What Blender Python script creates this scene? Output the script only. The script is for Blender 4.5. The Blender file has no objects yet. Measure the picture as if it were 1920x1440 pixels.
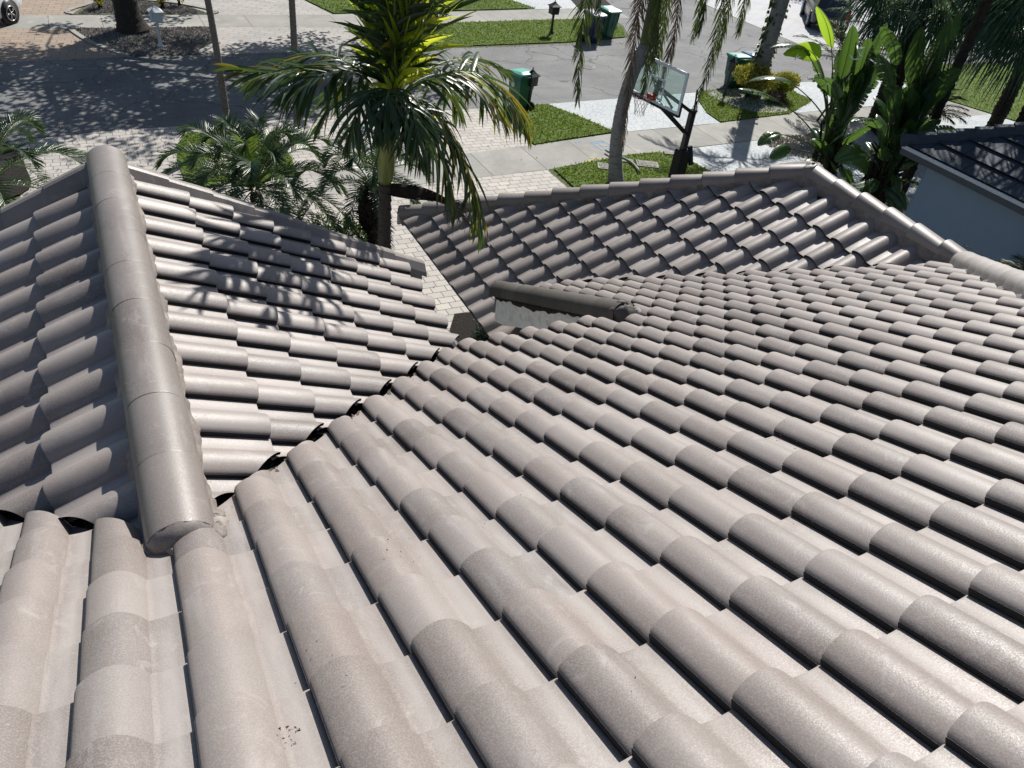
import bpy, bmesh, math, random
import numpy as np
from mathutils import Vector, Matrix
random.seed(7); np.random.seed(7)
SC = bpy.context.scene
COL = SC.collection

# ------------------------------------------------------------------ camera
CR = [[0.8925, -0.4374, 0.1071], [-0.1993, -0.5956, -0.7782], [0.4042, 0.6736, -0.6190]]
_r0 = Vector(CR[0]).normalized(); _r2 = Vector(CR[2]); _r2 = (_r2 - _r0*_r2.dot(_r0)).normalized(); _r1 = _r2.cross(_r0)
CC = Vector((-0.7947, -2.7193, 2.7709)); CF = 1430.65
cam_d = bpy.data.cameras.new("camera"); cam = bpy.data.objects.new("camera", cam_d); COL.objects.link(cam)
cam_d.sensor_width = 36; cam_d.lens = CF/1920*36; cam_d.clip_start = .05; cam_d.clip_end = 2000
m = Matrix.Identity(4)
for k in range(3):
    m[k][0] = _r0[k]; m[k][1] = -_r1[k]; m[k][2] = -_r2[k]; m[k][3] = CC[k]
cam.matrix_world = m
SC.camera = cam
def ray(px, py): return _r0*((px-960)/CF) + _r1*((py-720)/CF) + _r2
def at(px, py, y):
    d = ray(px, py); return CC + d*((y-CC.y)/d.y)
ZG = -5.2
def gp(px, py, z=ZG):
    d = ray(px, py); return CC + d*((z-CC.z)/d.z)

# ------------------------------------------------------------------ world + sun
SUN_AZ = math.radians(46)      # from +X towards +Y
SUN_EL = math.radians(44)
sdir = Vector((math.cos(SUN_AZ)*math.cos(SUN_EL), math.sin(SUN_AZ)*math.cos(SUN_EL), math.sin(SUN_EL)))
W = bpy.data.worlds.new("World"); SC.world = W; W.use_nodes = True
nt = W.node_tree; bg = nt.nodes['Background']
sky = nt.nodes.new('ShaderNodeTexSky'); sky.sky_type = 'NISHITA'; sky.sun_disc = False
sky.sun_elevation = SUN_EL; sky.sun_rotation = math.pi/2 - SUN_AZ
nt.links.new(sky.outputs[0], bg.inputs[0]); bg.inputs[1].default_value = 0.062
sl = bpy.data.lights.new("sun", 'SUN'); sl.energy = 5.0; sl.angle = math.radians(.5); sl.color = (1, .955, .89)
so = bpy.data.objects.new("sun", sl); COL.objects.link(so)
so.rotation_euler = (-sdir).to_track_quat('-Z', 'Y').to_euler()
SC.view_settings.view_transform = 'Standard'; SC.view_settings.look = 'None'
SC.view_settings.exposure = 0.50; SC.view_settings.gamma = 1
SC.cycles.max_bounces = 6; SC.cycles.transparent_max_bounces = 8

# ------------------------------------------------------------------ materials
def newmat(name, col=(.5, .5, .5), rough=.6, spec=.5, metal=0):
    M = bpy.data.materials.new(name); M.use_nodes = True
    b = M.node_tree.nodes['Principled BSDF']
    b.inputs['Base Color'].default_value = (*col, 1); b.inputs['Roughness'].default_value = rough
    b.inputs['Metallic'].default_value = metal; b.inputs['Specular IOR Level'].default_value = spec
    return M
class NT:
    def __init__(s, M): s.t = M.node_tree; s.b = s.t.nodes['Principled BSDF']
    def n(s, ty, **kw):
        x = s.t.nodes.new(ty)
        for k, v in kw.items():
            if k.startswith('i_'): x.inputs[int(k[2:])].default_value = v
            elif k in x.inputs: x.inputs[k].default_value = v
            else: setattr(x, k, v)
        return x
    def l(s, a, b): s.t.links.new(a, b)
    def coord(s, which='Object', scale=(1, 1, 1), rot=(0, 0, 0)):
        c = s.n('ShaderNodeTexCoord'); mp = s.n('ShaderNodeMapping')
        mp.inputs['Scale'].default_value = scale; mp.inputs['Rotation'].default_value = rot
        s.l(c.outputs[which], mp.inputs[0]); return mp.outputs[0]
    def noise(s, vec, scale, detail=4, rough=.6, dist=0):
        x = s.n('ShaderNodeTexNoise', Scale=scale, Detail=detail, Roughness=rough, Distortion=dist); s.l(vec, x.inputs['Vector']); return x.outputs['Fac']
    def ramp(s, fac, stops):
        r = s.n('ShaderNodeValToRGB'); e = r.color_ramp.elements
        while len(e) < len(stops): e.new(.5)
        for k, (p, c) in enumerate(stops):
            e[k].position = p; e[k].color = (*c, 1) if len(c) == 3 else c
        s.l(fac, r.inputs[0]); return r.outputs[0]
    def mix(s, fac, a, b, mode='MIX'):
        x = s.n('ShaderNodeMix', data_type='RGBA', blend_type=mode)
        for sock, v in ((x.inputs[0], fac), (x.inputs[6], a), (x.inputs[7], b)):
            if hasattr(v, 'is_linked') or hasattr(v, 'links'): s.l(v, sock)
            else: sock.default_value = v if isinstance(v, (int, float)) else (*v, 1)
        return x.outputs[2]
    def bump(s, h, strength=.3, dist=.01):
        x = s.n('ShaderNodeBump', Strength=strength, Distance=dist); s.l(h, x.inputs['Height']); s.l(x.outputs[0], s.b.inputs['Normal']); return x
    def color(s, c): s.l(c, s.b.inputs['Base Color'])
g3 = lambda v: (v, v, v)

def tile_material(name, base, light, warm, rough=.5, glaze=.5):
    M = newmat(name, base, rough, glaze); t = NT(M)
    v = t.coord(); a = t.n('ShaderNodeAttribute', attribute_name='rnd')
    c = t.mix(a.outputs['Fac'], base, warm)
    vv_ = t.n('ShaderNodeMath', operation='MULTIPLY'); vv_.inputs[1].default_value = 7.31; t.l(a.outputs['Fac'], vv_.inputs[0]); fr_ = t.n('ShaderNodeMath', operation='FRACT'); t.l(vv_.outputs[0], fr_.inputs[0])
    c = t.mix(t.ramp(fr_.outputs[0], [(.55, g3(0)), (1., g3(.26))]), c, light)
    c = t.mix(t.ramp(fr_.outputs[0], [(0., g3(.32)), (.3, g3(0))]), c, tuple(x*.62 for x in base))
    big = t.ramp(t.noise(v, 1.3, 5), [(.35, g3(0)), (.7, g3(1))])
    c = t.mix(t.n('ShaderNodeMath', operation='MULTIPLY').outputs[0] if False else big, c, t.mix(.35, c, light))
    vs = t.coord(scale=(9, 1.6, 1)); st = t.ramp(t.noise(vs, 1.5, 6, .65), [(.56, g3(0)), (.78, g3(.55))])
    c = t.mix(st, c, light)
    pn = t.n('ShaderNodeAttribute', attribute_name='pan'); pf = t.mix(1., t.ramp(pn.outputs['Fac'], [(.25, g3(0)), (.95, g3(.62))]), t.ramp(t.noise(t.coord(scale=(3, 1, 1)), 3, 5), [(.3, g3(.25)), (.6, g3(1))]), 'MULTIPLY')
    c = t.mix(pf, c, light)
    # pale scuffs
    vc = t.coord(scale=(1, 1, 1)); sc = t.ramp(t.noise(vc, 7, 8, .72, 1.4), [(.57, g3(0)), (.72, g3(.6))])
    c = t.mix(sc, c, light)
    # small dark debris specks
    vo = t.n('ShaderNodeTexVoronoi', Scale=38.); t.l(v, vo.inputs['Vector'])
    dk = t.ramp(vo.outputs['Distance'], [(.05, g3(1)), (.085, g3(0))])
    gate = t.ramp(t.noise(v, 2.3, 2), [(.60, g3(0)), (.66, g3(1))])
    c = t.mix(t.mix(1., dk, gate, 'MULTIPLY'), c, (.04, .035, .03))
    fine = t.noise(v, 190, 3, .75)
    c = t.mix(t.ramp(fine, [(.44, g3(.0)), (.66, g3(.5))]), c, light)  # pale concrete speckle, its contrast partly painting sun glints into the colour
    t.color(c)
    rr = t.ramp(fine, [(.3, g3(rough+.12)), (.7, g3(rough-.12))]); t.l(rr, t.b.inputs['Roughness'])
    h = t.mix(.25, fine, t.noise(v, 45, 4), 'MIX'); t.bump(h, .35, .0025)
    return M
M_tile = tile_material('tile_glaze', (.130, .109, .100), (.36, .335, .322), (.205, .170, .153), .50, .5)
M_cap = tile_material('cap_glaze', (.130, .110, .100), (.31, .29, .275), (.155, .131, .118), .45, .45)
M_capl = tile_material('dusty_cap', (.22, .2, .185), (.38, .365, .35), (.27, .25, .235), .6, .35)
M_capd = tile_material('shade_dark_cap', (.045, .040, .037), (.14, .13, .12), (.06, .052, .047), .6, .3)  # darkened cap colour, paints in the shade on the cap's side
M_lap = newmat('shade_dark_lap', (.022, .021, .022), .85, .2)  # near-black colour paints the shade on tile butts and under their lips
M_under = newmat('underlay_dark', (.012, .012, .014), .9)
M_mud = newmat('mortar_painted', (.2, .175, .16), .75); _t = NT(M_mud); _v = _t.coord()
_t.color(_t.ramp(_t.noise(_v, 9, 6), [(.3, (.13, .112, .10)), (.6, (.235, .205, .185)), (.8, (.42, .39, .36))])); _t.bump(_t.noise(_v, 25, 6), .8, .01)
def noisy(name, cols, scale, rough=.8, bump=.3, bdist=.01, detail=6, spec=.3, obj_scale=(1, 1, 1), metal=0):
    M = newmat(name, cols[0], rough, spec, metal); t = NT(M); v = t.coord(scale=obj_scale)
    k = len(cols); t.color(t.ramp(t.noise(v, scale, detail, .65), [(.3+.4*i/max(1, k-1), c) for i, c in enumerate(cols)]))
    t.bump(t.noise(v, scale*3, 4), bump, bdist); return M
M_mudl = noisy('mortar_pale', [(.30, .28, .26), (.42, .40, .38), (.2, .18, .165)], 14, .9, .8, .01)
M_stucco = noisy('stucco_pale', [(.40, .40, .39), (.46, .46, .45)], 6, .9)
M_white = noisy('white_paint_worn', [(.62, .61, .58), (.8, .79, .76), (.55, .5, .44)], 9, .7)
M_graystucco = noisy('stucco_bluegray', [(.25, .33, .42), (.27, .355, .445)], 2, .92, .35, .004)
M_fascia = newmat('fascia_white', (.62, .66, .70), .6)
M_soffit = newmat('soffit_gray', (.085, .095, .11), .7)
def flat_tile():
    M = newmat('flat_slate_tile', (.04, .05, .06), .72, .15); t = NT(M); v = t.coord(); a = t.n('ShaderNodeAttribute', attribute_name='rnd')
    c = t.mix(a.outputs['Fac'], (.036, .048, .064), (.05, .064, .082)); st = t.ramp(t.noise(t.coord(scale=(8, 1.2, 1)), 2, 6), [(.5, g3(0)), (.8, g3(.5))])
    t.color(t.mix(st, c, (.06, .07, .08))); t.bump(t.noise(v, 60, 4), .4, .004); return M
M_flat = flat_tile()

def asphalt():
    M = newmat('asphalt', (.12, .12, .12), .85, .3); t = NT(M); v = t.coord()
    c = t.ramp(t.noise(v, .5, 8, .7), [(.3, (.085, .09, .096)), (.7, (.18, .185, .188))])
    f = t.noise(v, 55, 3, .8); c = t.mix(t.ramp(f, [(.45, g3(0)), (.75, g3(.5))]), c, (.30, .29, .28))
    st = t.ramp(t.noise(t.coord(scale=(.25, 2.2, 1)), 1.4, 6), [(.52, g3(0)), (.75, g3(.35))]); c = t.mix(st, c, (.06, .062, .066))
    vo = t.n('ShaderNodeTexVoronoi', Scale=.35, feature='DISTANCE_TO_EDGE'); vv = t.coord(); 
    nd = t.n('ShaderNodeVectorMath', operation='MULTIPLY_ADD'); nn = t.n('ShaderNodeTexNoise', Scale=1.2); t.l(vv, nn.inputs['Vector']); t.l(nn.outputs['Color'], nd.inputs[0]); nd.inputs[1].default_value = (1.2, 1.2, 0); t.l(vv, nd.inputs[2]); t.l(nd.outputs[0], vo.inputs['Vector'])
    cr = t.ramp(vo.outputs['Distance'], [(.0, g3(.8)), (.012, g3(0))]); c = t.mix(cr, c, (.045, .045, .045))
    t.color(c); t.bump(f, .5, .01); return M
M_asphalt = asphalt()
def pavers(name, bw, bh, cols, mortar, rot=0, msize=.006, offs=.5, stain=(.3, .28, .25), cf=.5):
    M = newmat(name, cols[0], .75, .35); t = NT(M); v = t.coord(rot=(0, 0, rot))
    nd = t.n('ShaderNodeTexNoise', Scale=2.5); t.l(v, nd.inputs['Vector'])
    w = t.n('ShaderNodeVectorMath', operation='MULTIPLY_ADD'); t.l(nd.outputs['Color'], w.inputs[0]); w.inputs[1].default_value = (.02, .02, 0); t.l(v, w.inputs[2])
    b = t.n('ShaderNodeTexBrick', offset=offs); b.inputs['Scale'].default_value = 1
    b.inputs['Color1'].default_value = (*cols[0], 1); b.inputs['Color2'].default_value = (*cols[1], 1); b.inputs['Mortar'].default_value = (*mortar, 1)
    b.inputs['Mortar Size'].default_value = msize; b.inputs['Mortar Smooth'].default_value = .2; b.inputs['Bias'].default_value = 0
    b.inputs['Brick Width'].default_value = bw; b.inputs['Row Height'].default_value = bh
    t.l(w.outputs[0], b.inputs['Vector'])
    c = t.mix(t.ramp(t.noise(v, .8, 7, .7), [(.4, g3(0)), (.8, g3(cf))]), b.outputs['Color'], stain, 'MIX')
    c = t.mix(t.ramp(t.noise(v, 30, 3), [(.4, g3(0)), (.8, g3(.3))]), c, cols[1]); t.color(c)
    inv = t.n('ShaderNodeMath', operation='SUBTRACT'); inv.inputs[0].default_value = 1; t.l(b.outputs['Fac'], inv.inputs[1]); t.bump(inv.outputs[0], .7, .012); return M
M_paver = pavers('paver_cream', .30, .20, [(.43, .40, .36), (.33, .315, .295)], (.08, .075, .07), 0, .009, .5, (.28, .265, .245))
M_paver_dr = pavers('stamped_far_drive', .55, .27, [(.34, .325, .305), (.26, .25, .24)], (.08, .078, .075), .5, .008, .5, (.36, .34, .32))
M_paver_red = pavers('stamped_warm_drive', .42, .25, [(.30, .235, .18), (.23, .185, .145)], (.07, .05, .04), .12, .008, .5, (.30, .25, .2))
M_gatepaver = pavers('stamped_pale_drive', .6, .4, [(.36, .37, .39), (.30, .32, .35)], (.22, .23, .25), .3, .01)
def crackle():
    M = newmat('stamped_white', (.5, .53, .55), .7, .4); t = NT(M); v = t.coord()
    vo = t.n('ShaderNodeTexVoronoi', Scale=5.2, feature='DISTANCE_TO_EDGE'); t.l(v, vo.inputs['Vector'])
    c = t.mix(t.ramp(t.noise(v, .9, 6), [(.35, g3(0)), (.7, g3(1))]), (.27, .31, .335), (.36, .38, .39))
    c = t.mix(t.ramp(vo.outputs['Distance'], [(0, g3(.75)), (.045, g3(.0))]), c, (.13, .16, .19)); t.color(c)
    t.bump(t.ramp(vo.outputs['Distance'], [(0, g3(0)), (.1, g3(1))]), .5, .012); return M
M_crackle = crackle()
def sidewalk_mat():
    M = newmat('sidewalk_concrete', (.35, .34, .31), .85, .3); t = NT(M); v = t.coord()
    b = t.n('ShaderNodeTexBrick', offset=0.); b.inputs['Scale'].default_value = 1
    b.inputs['Color1'].default_value = (.33, .325, .30, 1); b.inputs['Color2'].default_value = (.27, .268, .25, 1); b.inputs['Mortar'].default_value = (.07, .07, .065, 1)
    b.inputs['Mortar Size'].default_value = .012; b.inputs['Brick Width'].default_value = 1.6; b.inputs['Row Height'].default_value = 30
    mp = t.n('ShaderNodeVectorMath', operation='ADD'); t.l(v, mp.inputs[0]); mp.inputs[1].default_value = (.3, 7, 0); t.l(mp.outputs[0], b.inputs['Vector'])
    c = t.mix(t.ramp(t.noise(v, .7, 8, .72), [(.35, g3(0)), (.7, g3(.75))]), b.outputs['Color'], (.155, .155, .145))
    c = t.mix(t.ramp(t.noise(v, 1.6, 5), [(.55, g3(0)), (.8, g3(.6))]), c, (.45, .44, .42)); t.color(c)
    t.bump(t.noise(v, 60, 4), .3, .005); return M
M_side = sidewalk_mat()
M_lawn = noisy('lawn_soil', [(.035, .055, .012), (.07, .115, .018), (.05, .085, .015)], 3, .95, .6, .03)
M_ground = noisy('outer_ground', [(.06, .08, .03), (.09, .11, .04)], .4, .95)
def leafmat(name, col, col2, trans=(.35, .5, .05), tw=.35, rough=.4, spec=.5, nscale=3):
    M = newmat(name, col, rough, spec); t = NT(M); v = t.coord()
    a = t.n('ShaderNodeAttribute', attribute_name='rnd')
    c = t.mix(a.outputs['Fac'], col, col2)
    c = t.mix(t.ramp(t.noise(v, nscale, 3), [(.35, g3(0)), (.7, g3(.5))]), c, col2); t.color(c)
    tr = t.n('ShaderNodeBsdfTranslucent'); tr.inputs[0].default_value = (*trans, 1)
    tc = t.mix(.5, c, trans); t.l(tc, tr.inputs[0])
    mx = t.n('ShaderNodeMixShader'); mx.inputs[0].default_value = tw
    out = t.t.nodes['Material Output']; t.l(t.b.outputs[0], mx.inputs[1]); t.l(tr.outputs[0], mx.inputs[2]); t.l(mx.outputs[0], out.inputs[0]); return M
M_grass = leafmat('grass_blades', (.065, .135, .018), (.16, .19, .04), (.30, .42, .05), .35, .65, .2, 1.3)
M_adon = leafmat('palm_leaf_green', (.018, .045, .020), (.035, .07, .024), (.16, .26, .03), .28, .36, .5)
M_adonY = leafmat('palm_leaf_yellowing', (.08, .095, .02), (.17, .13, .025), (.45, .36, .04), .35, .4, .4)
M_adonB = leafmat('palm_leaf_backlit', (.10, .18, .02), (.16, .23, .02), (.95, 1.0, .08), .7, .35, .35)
M_phoenix = leafmat('date_palm_leaf', (.02, .05, .024), (.04, .075, .03), (.12, .22, .04), .22, .33, .5)
M_queen = leafmat('queen_palm_leaf', (.022, .045, .018), (.05, .075, .025), (.2, .28, .04), .25, .45, .4)
M_queenD = leafmat('dead_palm_leaf', (.085, .07, .06), (.15, .125, .10), (.2, .15, .1), .2, .7, .2)
M_fan = leafmat('fan_palm_leaf', (.018, .05, .03), (.035, .08, .045), (.12, .25, .08), .25, .35, .5)
M_bop = leafmat('paddle_leaf', (.018, .05, .022), (.035, .08, .03), (.22, .4, .05), .3, .25, .6)
M_bopY = leafmat('paddle_leaf_young', (.12, .24, .02), (.16, .28, .03), (.55, .8, .05), .5, .35, .4)
M_tree = leafmat('oak_leaf', (.03, .06, .02), (.06, .1, .03), (.2, .35, .05), .3)
M_croton = leafmat('croton_leaf', (.42, .40, .06), (.20, .22, .04), (.8, .75, .1), .4, .4, .4, 9)
M_hedge = leafmat('hedge_leaf', (.03, .07, .015), (.07, .12, .02), (.3, .45, .05), .35)
M_petiole = newmat('petiole_green', (.10, .14, .03), .45)
M_petdark = newmat('petiole_dark', (.05, .075, .02), .5)
M_shaft = newmat('crownshaft_skin', (.24, .26, .06), .4); _t = NT(M_shaft); _v = _t.coord(scale=(6, 6, 1)); _t.color(_t.ramp(_t.noise(_v, 3, 5), [(.3, (.10, .14, .03)), (.6, (.27, .28, .07)), (.8, (.33, .29, .10))]))
M_trunk = noisy('palm_trunk', [(.06, .052, .045), (.16, .145, .13), (.09, .08, .07)], 5, .9, .8, .02, obj_scale=(1, 1, 4))
M_trunkpale = noisy('palm_trunk_pale', [(.12, .12, .12), (.23, .235, .235), (.10, .10, .095)], 3, .85, .5, .015, obj_scale=(1, 1, 3))
M_trunkdark = noisy('palm_trunk_fibre', [(.02, .016, .013), (.055, .042, .032)], 12, .95, 1, .03)
M_bark = noisy('oak_bark', [(.02, .018, .017), (.06, .052, .046)], 8, .95, 1, .03, obj_scale=(3, 3, .5))
M_binG = noisy('bin_plastic_green', [(.012, .095, .062), (.016, .115, .075)], 3, .38, .1, .003, spec=.5)
M_binB = noisy('bin_plastic_blue', [(.01, .02, .07), (.014, .03, .09)], 3, .38, .1, .003, spec=.5)
M_lidB = newmat('bin_lid_blue', (.05, .09, .2), .35)
M_lidG = newmat('bin_lid_green', (.05, .27, .215), .4)
M_black = newmat('black_powdercoat', (.012, .012, .014), .35)
M_rubber = newmat('rubber', (.012, .012, .012), .8)
M_mailw = newmat('mailbox_white', (.55, .60, .62), .5)
M_red = newmat('rim_red', (.42, .03, .02), .45)
M_boardf = newmat('board_frame_white', (.62, .68, .74), .45)
M_net = newmat('net_cord', (.6, .6, .58), .8)
M_rim = newmat('alloy', (.5, .5, .52), .3, .5, .8)
M_carw = newmat('car_paint_white', (.62, .66, .68), .2, .6)
M_card = newmat('car_paint_dark', (.03, .035, .045), .2, .6)
M_glassd = newmat('car_glass', (.02, .025, .03), .08, .8)
M_tail = newmat('tail_lamp_red', (.5, .015, .02), .2)
M_stone = noisy('gravel_stone', [(.16, .15, .14), (.3, .28, .26)], 1.5, .9)
M_stonew = noisy('gravel_white', [(.4, .41, .42), (.6, .6, .6)], 1.5, .9)
M_gravbed = noisy('gravel_bed', [(.05, .047, .044), (.15, .14, .13)], 14, .95, .8, .02)
M_gravbedw = noisy('gravel_bed_white', [(.2, .2, .2), (.4, .4, .4)], 16, .95, .8, .02)
M_mulch = noisy('dark_mulch', [(.006, .005, .004), (.018, .014, .011)], 10, .95, 1, .03)
M_iron = newmat('cast_iron', (.07, .07, .07), .6, .5, .4)
M_conc = noisy('lid_concrete', [(.17, .165, .155), (.25, .24, .22)], 6, .9)
M_pvc = noisy('weathered_pipe', [(.32, .31, .28), (.2, .2, .18)], 5, .7)
M_flower = newmat('flower_white', (.6, .62, .65), .5)
def glass():
    M = newmat('backboard_acrylic', (.8, .9, .88), .04, .5); t = NT(M)
    tb = t.n('ShaderNodeBsdfTransparent'); tb.inputs[0].default_value = (.82, .92, .90, 1); mx = t.n('ShaderNodeMixShader'); mx.inputs[0].default_value = .12
    t.l(tb.outputs[0], mx.inputs[1]); t.l(t.b.outputs[0], mx.inputs[2]); t.l(mx.outputs[0], t.t.nodes['Material Output'].inputs[0]); return M
M_glass = glass()
M_signb = newmat('sign_blue', (.12, .25, .5), .5); M_signw = newmat('sign_white', (.7, .74, .78), .5)

# ------------------------------------------------------------------ object helpers
def tag(o, label=None, cat=None, group=None, kind=None):
    if label: o['label'] = label
    if cat: o['category'] = cat
    if group: o['group'] = group
    if kind: o['kind'] = kind
    return o
def thing(name, label, cat, loc=(0, 0, 0), group=None):
    o = bpy.data.objects.new(name, None); COL.objects.link(o); o.location = loc; o.empty_display_size = .2
    return tag(o, label, cat, group)
def root_loc(p):
    v = Vector((0, 0, 0))
    while p is not None:
        v += Vector(p.location); p = p.parent
    return v
class MB:
    """collects polygons; build() links them as one mesh object"""
    def __init__(s): s.v = []; s.f = []; s.r = []; s.mi = []; s.sm = []
    def add(s, verts, faces, rnd=None, mi=0, smooth=True):
        o = len(s.v); s.v += [tuple(x) for x in verts]
        s.f += [tuple(i+o for i in f) for f in faces]
        s.r += [random.random() if rnd is None else rnd]*len(verts)
        s.mi += [mi]*len(faces); s.sm += [smooth]*len(faces)
    def box(s, c, size, rz=0, taper=1, mi=0, R=None, rnd=None, bev=0):
        x, y, z = [d/2 for d in size]; P = []
        for k, (zz, tt) in enumerate(((-z, 1), (z, taper))):
            for a, b in ((-1, -1), (1, -1), (1, 1), (-1, 1)): P.append(Vector((a*x*tt, b*y*tt, zz)))
        M_ = R if R is not None else Matrix.Rotation(rz, 3, 'Z')
        P = [M_ @ p_ + Vector(c) for p_ in P]
        s.add(P, [(3, 2, 1, 0), (4, 5, 6, 7), (0, 1, 5, 4), (1, 2, 6, 5), (2, 3, 7, 6), (3, 0, 4, 7)], rnd, mi, False)
    def tube(s, pts, rad, n=8, mi=0, cap=True, rnd=None, sq=1):
        pts = [Vector(p_) for p_ in pts]; N = len(pts)
        if not hasattr(rad, '__len__'): rad = [rad]*N
        V = []; F = []; up = None
        for i in range(N):
            T = (pts[min(i+1, N-1)] - pts[max(i-1, 0)]).normalized()
            if up is None:
                up = Vector((0, 0, 1)) if abs(T.z) < .9 else Vector((1, 0, 0))
            A = T.cross(up).normalized(); up = A.cross(T).normalized()
            for k in range(n):
                th = 2*math.pi*k/n; V.append(pts[i] + (A*math.cos(th) + up*math.sin(th)*sq)*rad[i])
        for i in range(N-1):
            for k in range(n): F.append((i*n+k, i*n+(k+1) % n, (i+1)*n+(k+1) % n, (i+1)*n+k))
        if cap: F.append(tuple(range(n-1, -1, -1))); F.append(tuple((N-1)*n+k for k in range(n)))
        s.add(V, F, rnd, mi, True)
    def lathe(s, c, prof, n=16, mi=0, rot=0, smooth=True):
        c = Vector(c); V = []; F = []
        for r, z in prof:
            for k in range(n): V.append(c + Vector((r*math.cos(2*math.pi*k/n+rot), r*math.sin(2*math.pi*k/n+rot), z)))
        for i in range(len(prof)-1):
            for k in range(n): F.append((i*n+k, i*n+(k+1) % n, (i+1)*n+(k+1) % n, (i+1)*n+k))
        F.append(tuple(range(n-1, -1, -1))); F.append(tuple((len(prof)-1)*n+k for k in range(n)))
        s.add(V, F, None, mi, smooth)
    def build(s, name, mats, parent=None, mat4=None, label=None):
        if not isinstance(mats, (list, tuple)): mats = [mats]
        me = bpy.data.meshes.new(name); 
        off = root_loc(parent) if (parent is not None and mat4 is None) else Vector((0, 0, 0))
        me.from_pydata([(x-off.x, y-off.y, z-off.z) for x, y, z in s.v], [], s.f)
        for M_ in mats: me.materials.append(M_)
        me.polygons.foreach_set('material_index', s.mi); me.polygons.foreach_set('use_smooth', s.sm)
        at_ = me.attributes.new('rnd', 'FLOAT', 'POINT'); at_.data.foreach_set('value', s.r)
        me.update()
        o = bpy.data.objects.new(name, me); COL.objects.link(o)
        if parent is not None: o.parent = parent
        if mat4 is not None:
            M4 = mat4.copy()
            if parent is not None: M4.translation = M4.translation - root_loc(parent)
            o.matrix_basis = M4
        if label: o['label'] = label
        return o
def beam(mb, a, b, w, h, mi=0):
    a = Vector(a); b = Vector(b); T = (b-a); L = T.length; T.normalize()
    up = Vector((0, 0, 1)) if abs(T.z) < .95 else Vector((1, 0, 0)); S = T.cross(up).normalized(); U = S.cross(T)
    R = Matrix((S, T, U)).transposed(); mb.box((a+b)/2, (w, L, h), R=R, mi=mi)

# ------------------------------------------------------------------ ground, street, paths (structure)
def sheet(name, pts, mat, level, kind='structure', thick=0):
    z = ZG + .004*level
    V = [(x, y, z) for x, y in pts]; bm = bmesh.new()
    vs = [bm.verts.new(v) for v in V]; f = bm.faces.new(vs)
    if f.normal.z < 0: f.normal_flip()
    bm.normal_update()
    if f.normal.z < 0: f.normal_flip()
    if thick:
        r = bmesh.ops.extrude_face_region(bm, geom=[f]); 
        for g_ in r['geom']:
            if isinstance(g_, bmesh.types.BMVert): g_.co.z += thick
    bmesh.ops.triangulate(bm, faces=[q for q in bm.faces if len(q.verts) > 4])
    me = bpy.data.meshes.new(name); bm.to_mesh(me); bm.free(); me.materials.append(mat)
    o = bpy.data.objects.new(name, me); COL.objects.link(o); tag(o, kind=kind); return o
def curve(pts, n=6):
    """closed Catmull-Rom through control points"""
    out = []; N = len(pts)
    for i in range(N):
        p0, p1, p2, p3 = [Vector(pts[(i+k-1) % N]) for k in range(4)]
        for k in range(n):
            t = k/n; out.append(tuple(.5*((2*p1)+(p2-p0)*t+(2*p0-5*p1+4*p2-p3)*t*t+(3*p1-p0-3*p2+p3)*t**3)))
    return out
sheet('ground', [(-300, -300), (300, -300), (300, 300), (-300, 300)], M_ground, 0)
sheet('street', [(-60, 18.35), (-3.2, 18.0), (-0.9, 18.35), (5.4, 18.45), (11.1, 18.4), (17.9, 18.72), (19.3, 18.9), (22, 19.3), (27, 18.9), (60, 18.6), (60, 22.4), (29.5, 22.6), (27.65, 22.8), (27.5, 25.9), (27.5, 40), (21.5, 40), (20.2, 27), (19.4, 25.3), (16, 24.65), (12.1, 24.4), (2.6, 24.3), (-3.2, 24.05), (-60, 24)], M_asphalt, 2)
# near side
sheet('paved_drive', [(-14, -6), (9.3, -6), (9.3, 13.75), (9.5, 13.95), (-14, 13.95)], M_paver, 1)
sheet('paved_drive', [(-2.75, 13.95), (9.7, 13.95), (9.7, 15.4), (10.3, 18.4), (5.4, 18.44), (-0.9, 18.34), (-3.0, 18.0), (-2.75, 17.3)], M_paver, 1.3)
sheet('sidewalk', [(3.3, 13.6), (9.44, 13.83), (14.6, 14.35), (30, 14.9), (60, 14.9), (60, 16.5), (20.1, 16.3), (16.3, 15.9), (12.7, 15.8), (10.08, 15.46), (7.2, 15.2), (3.3, 15.05)], M_side, 2)
sheet('stamped_apron', [(12.72, 15.82), (16.9, 15.95), (16.95, 16.8), (17.4, 17.85), (18.1, 18.76), (11.8, 18.43)], M_crackle, 2)
sheet('stamped_path', [(12.6, 14.22), (17.1, 14.42), (30, 14.9), (30, 12.5), (28.6, 13.6), (27, 5), (11, 2), (13.6, 8), (13.8, 12.4), (13.0, 14.2)], M_crackle, 1.5)
sheet('stamped_path', [(20.2, 16.3), (28.6, 16.5), (28.2, 18.9), (22, 19.3), (22.3, 17.4)], M_crackle, 1.6)
sheet('neighbour_yard', [(9.5, -6), (60, -6), (60, 14.6), (9.5, 13.7)], M_mulch, .6)
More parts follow.
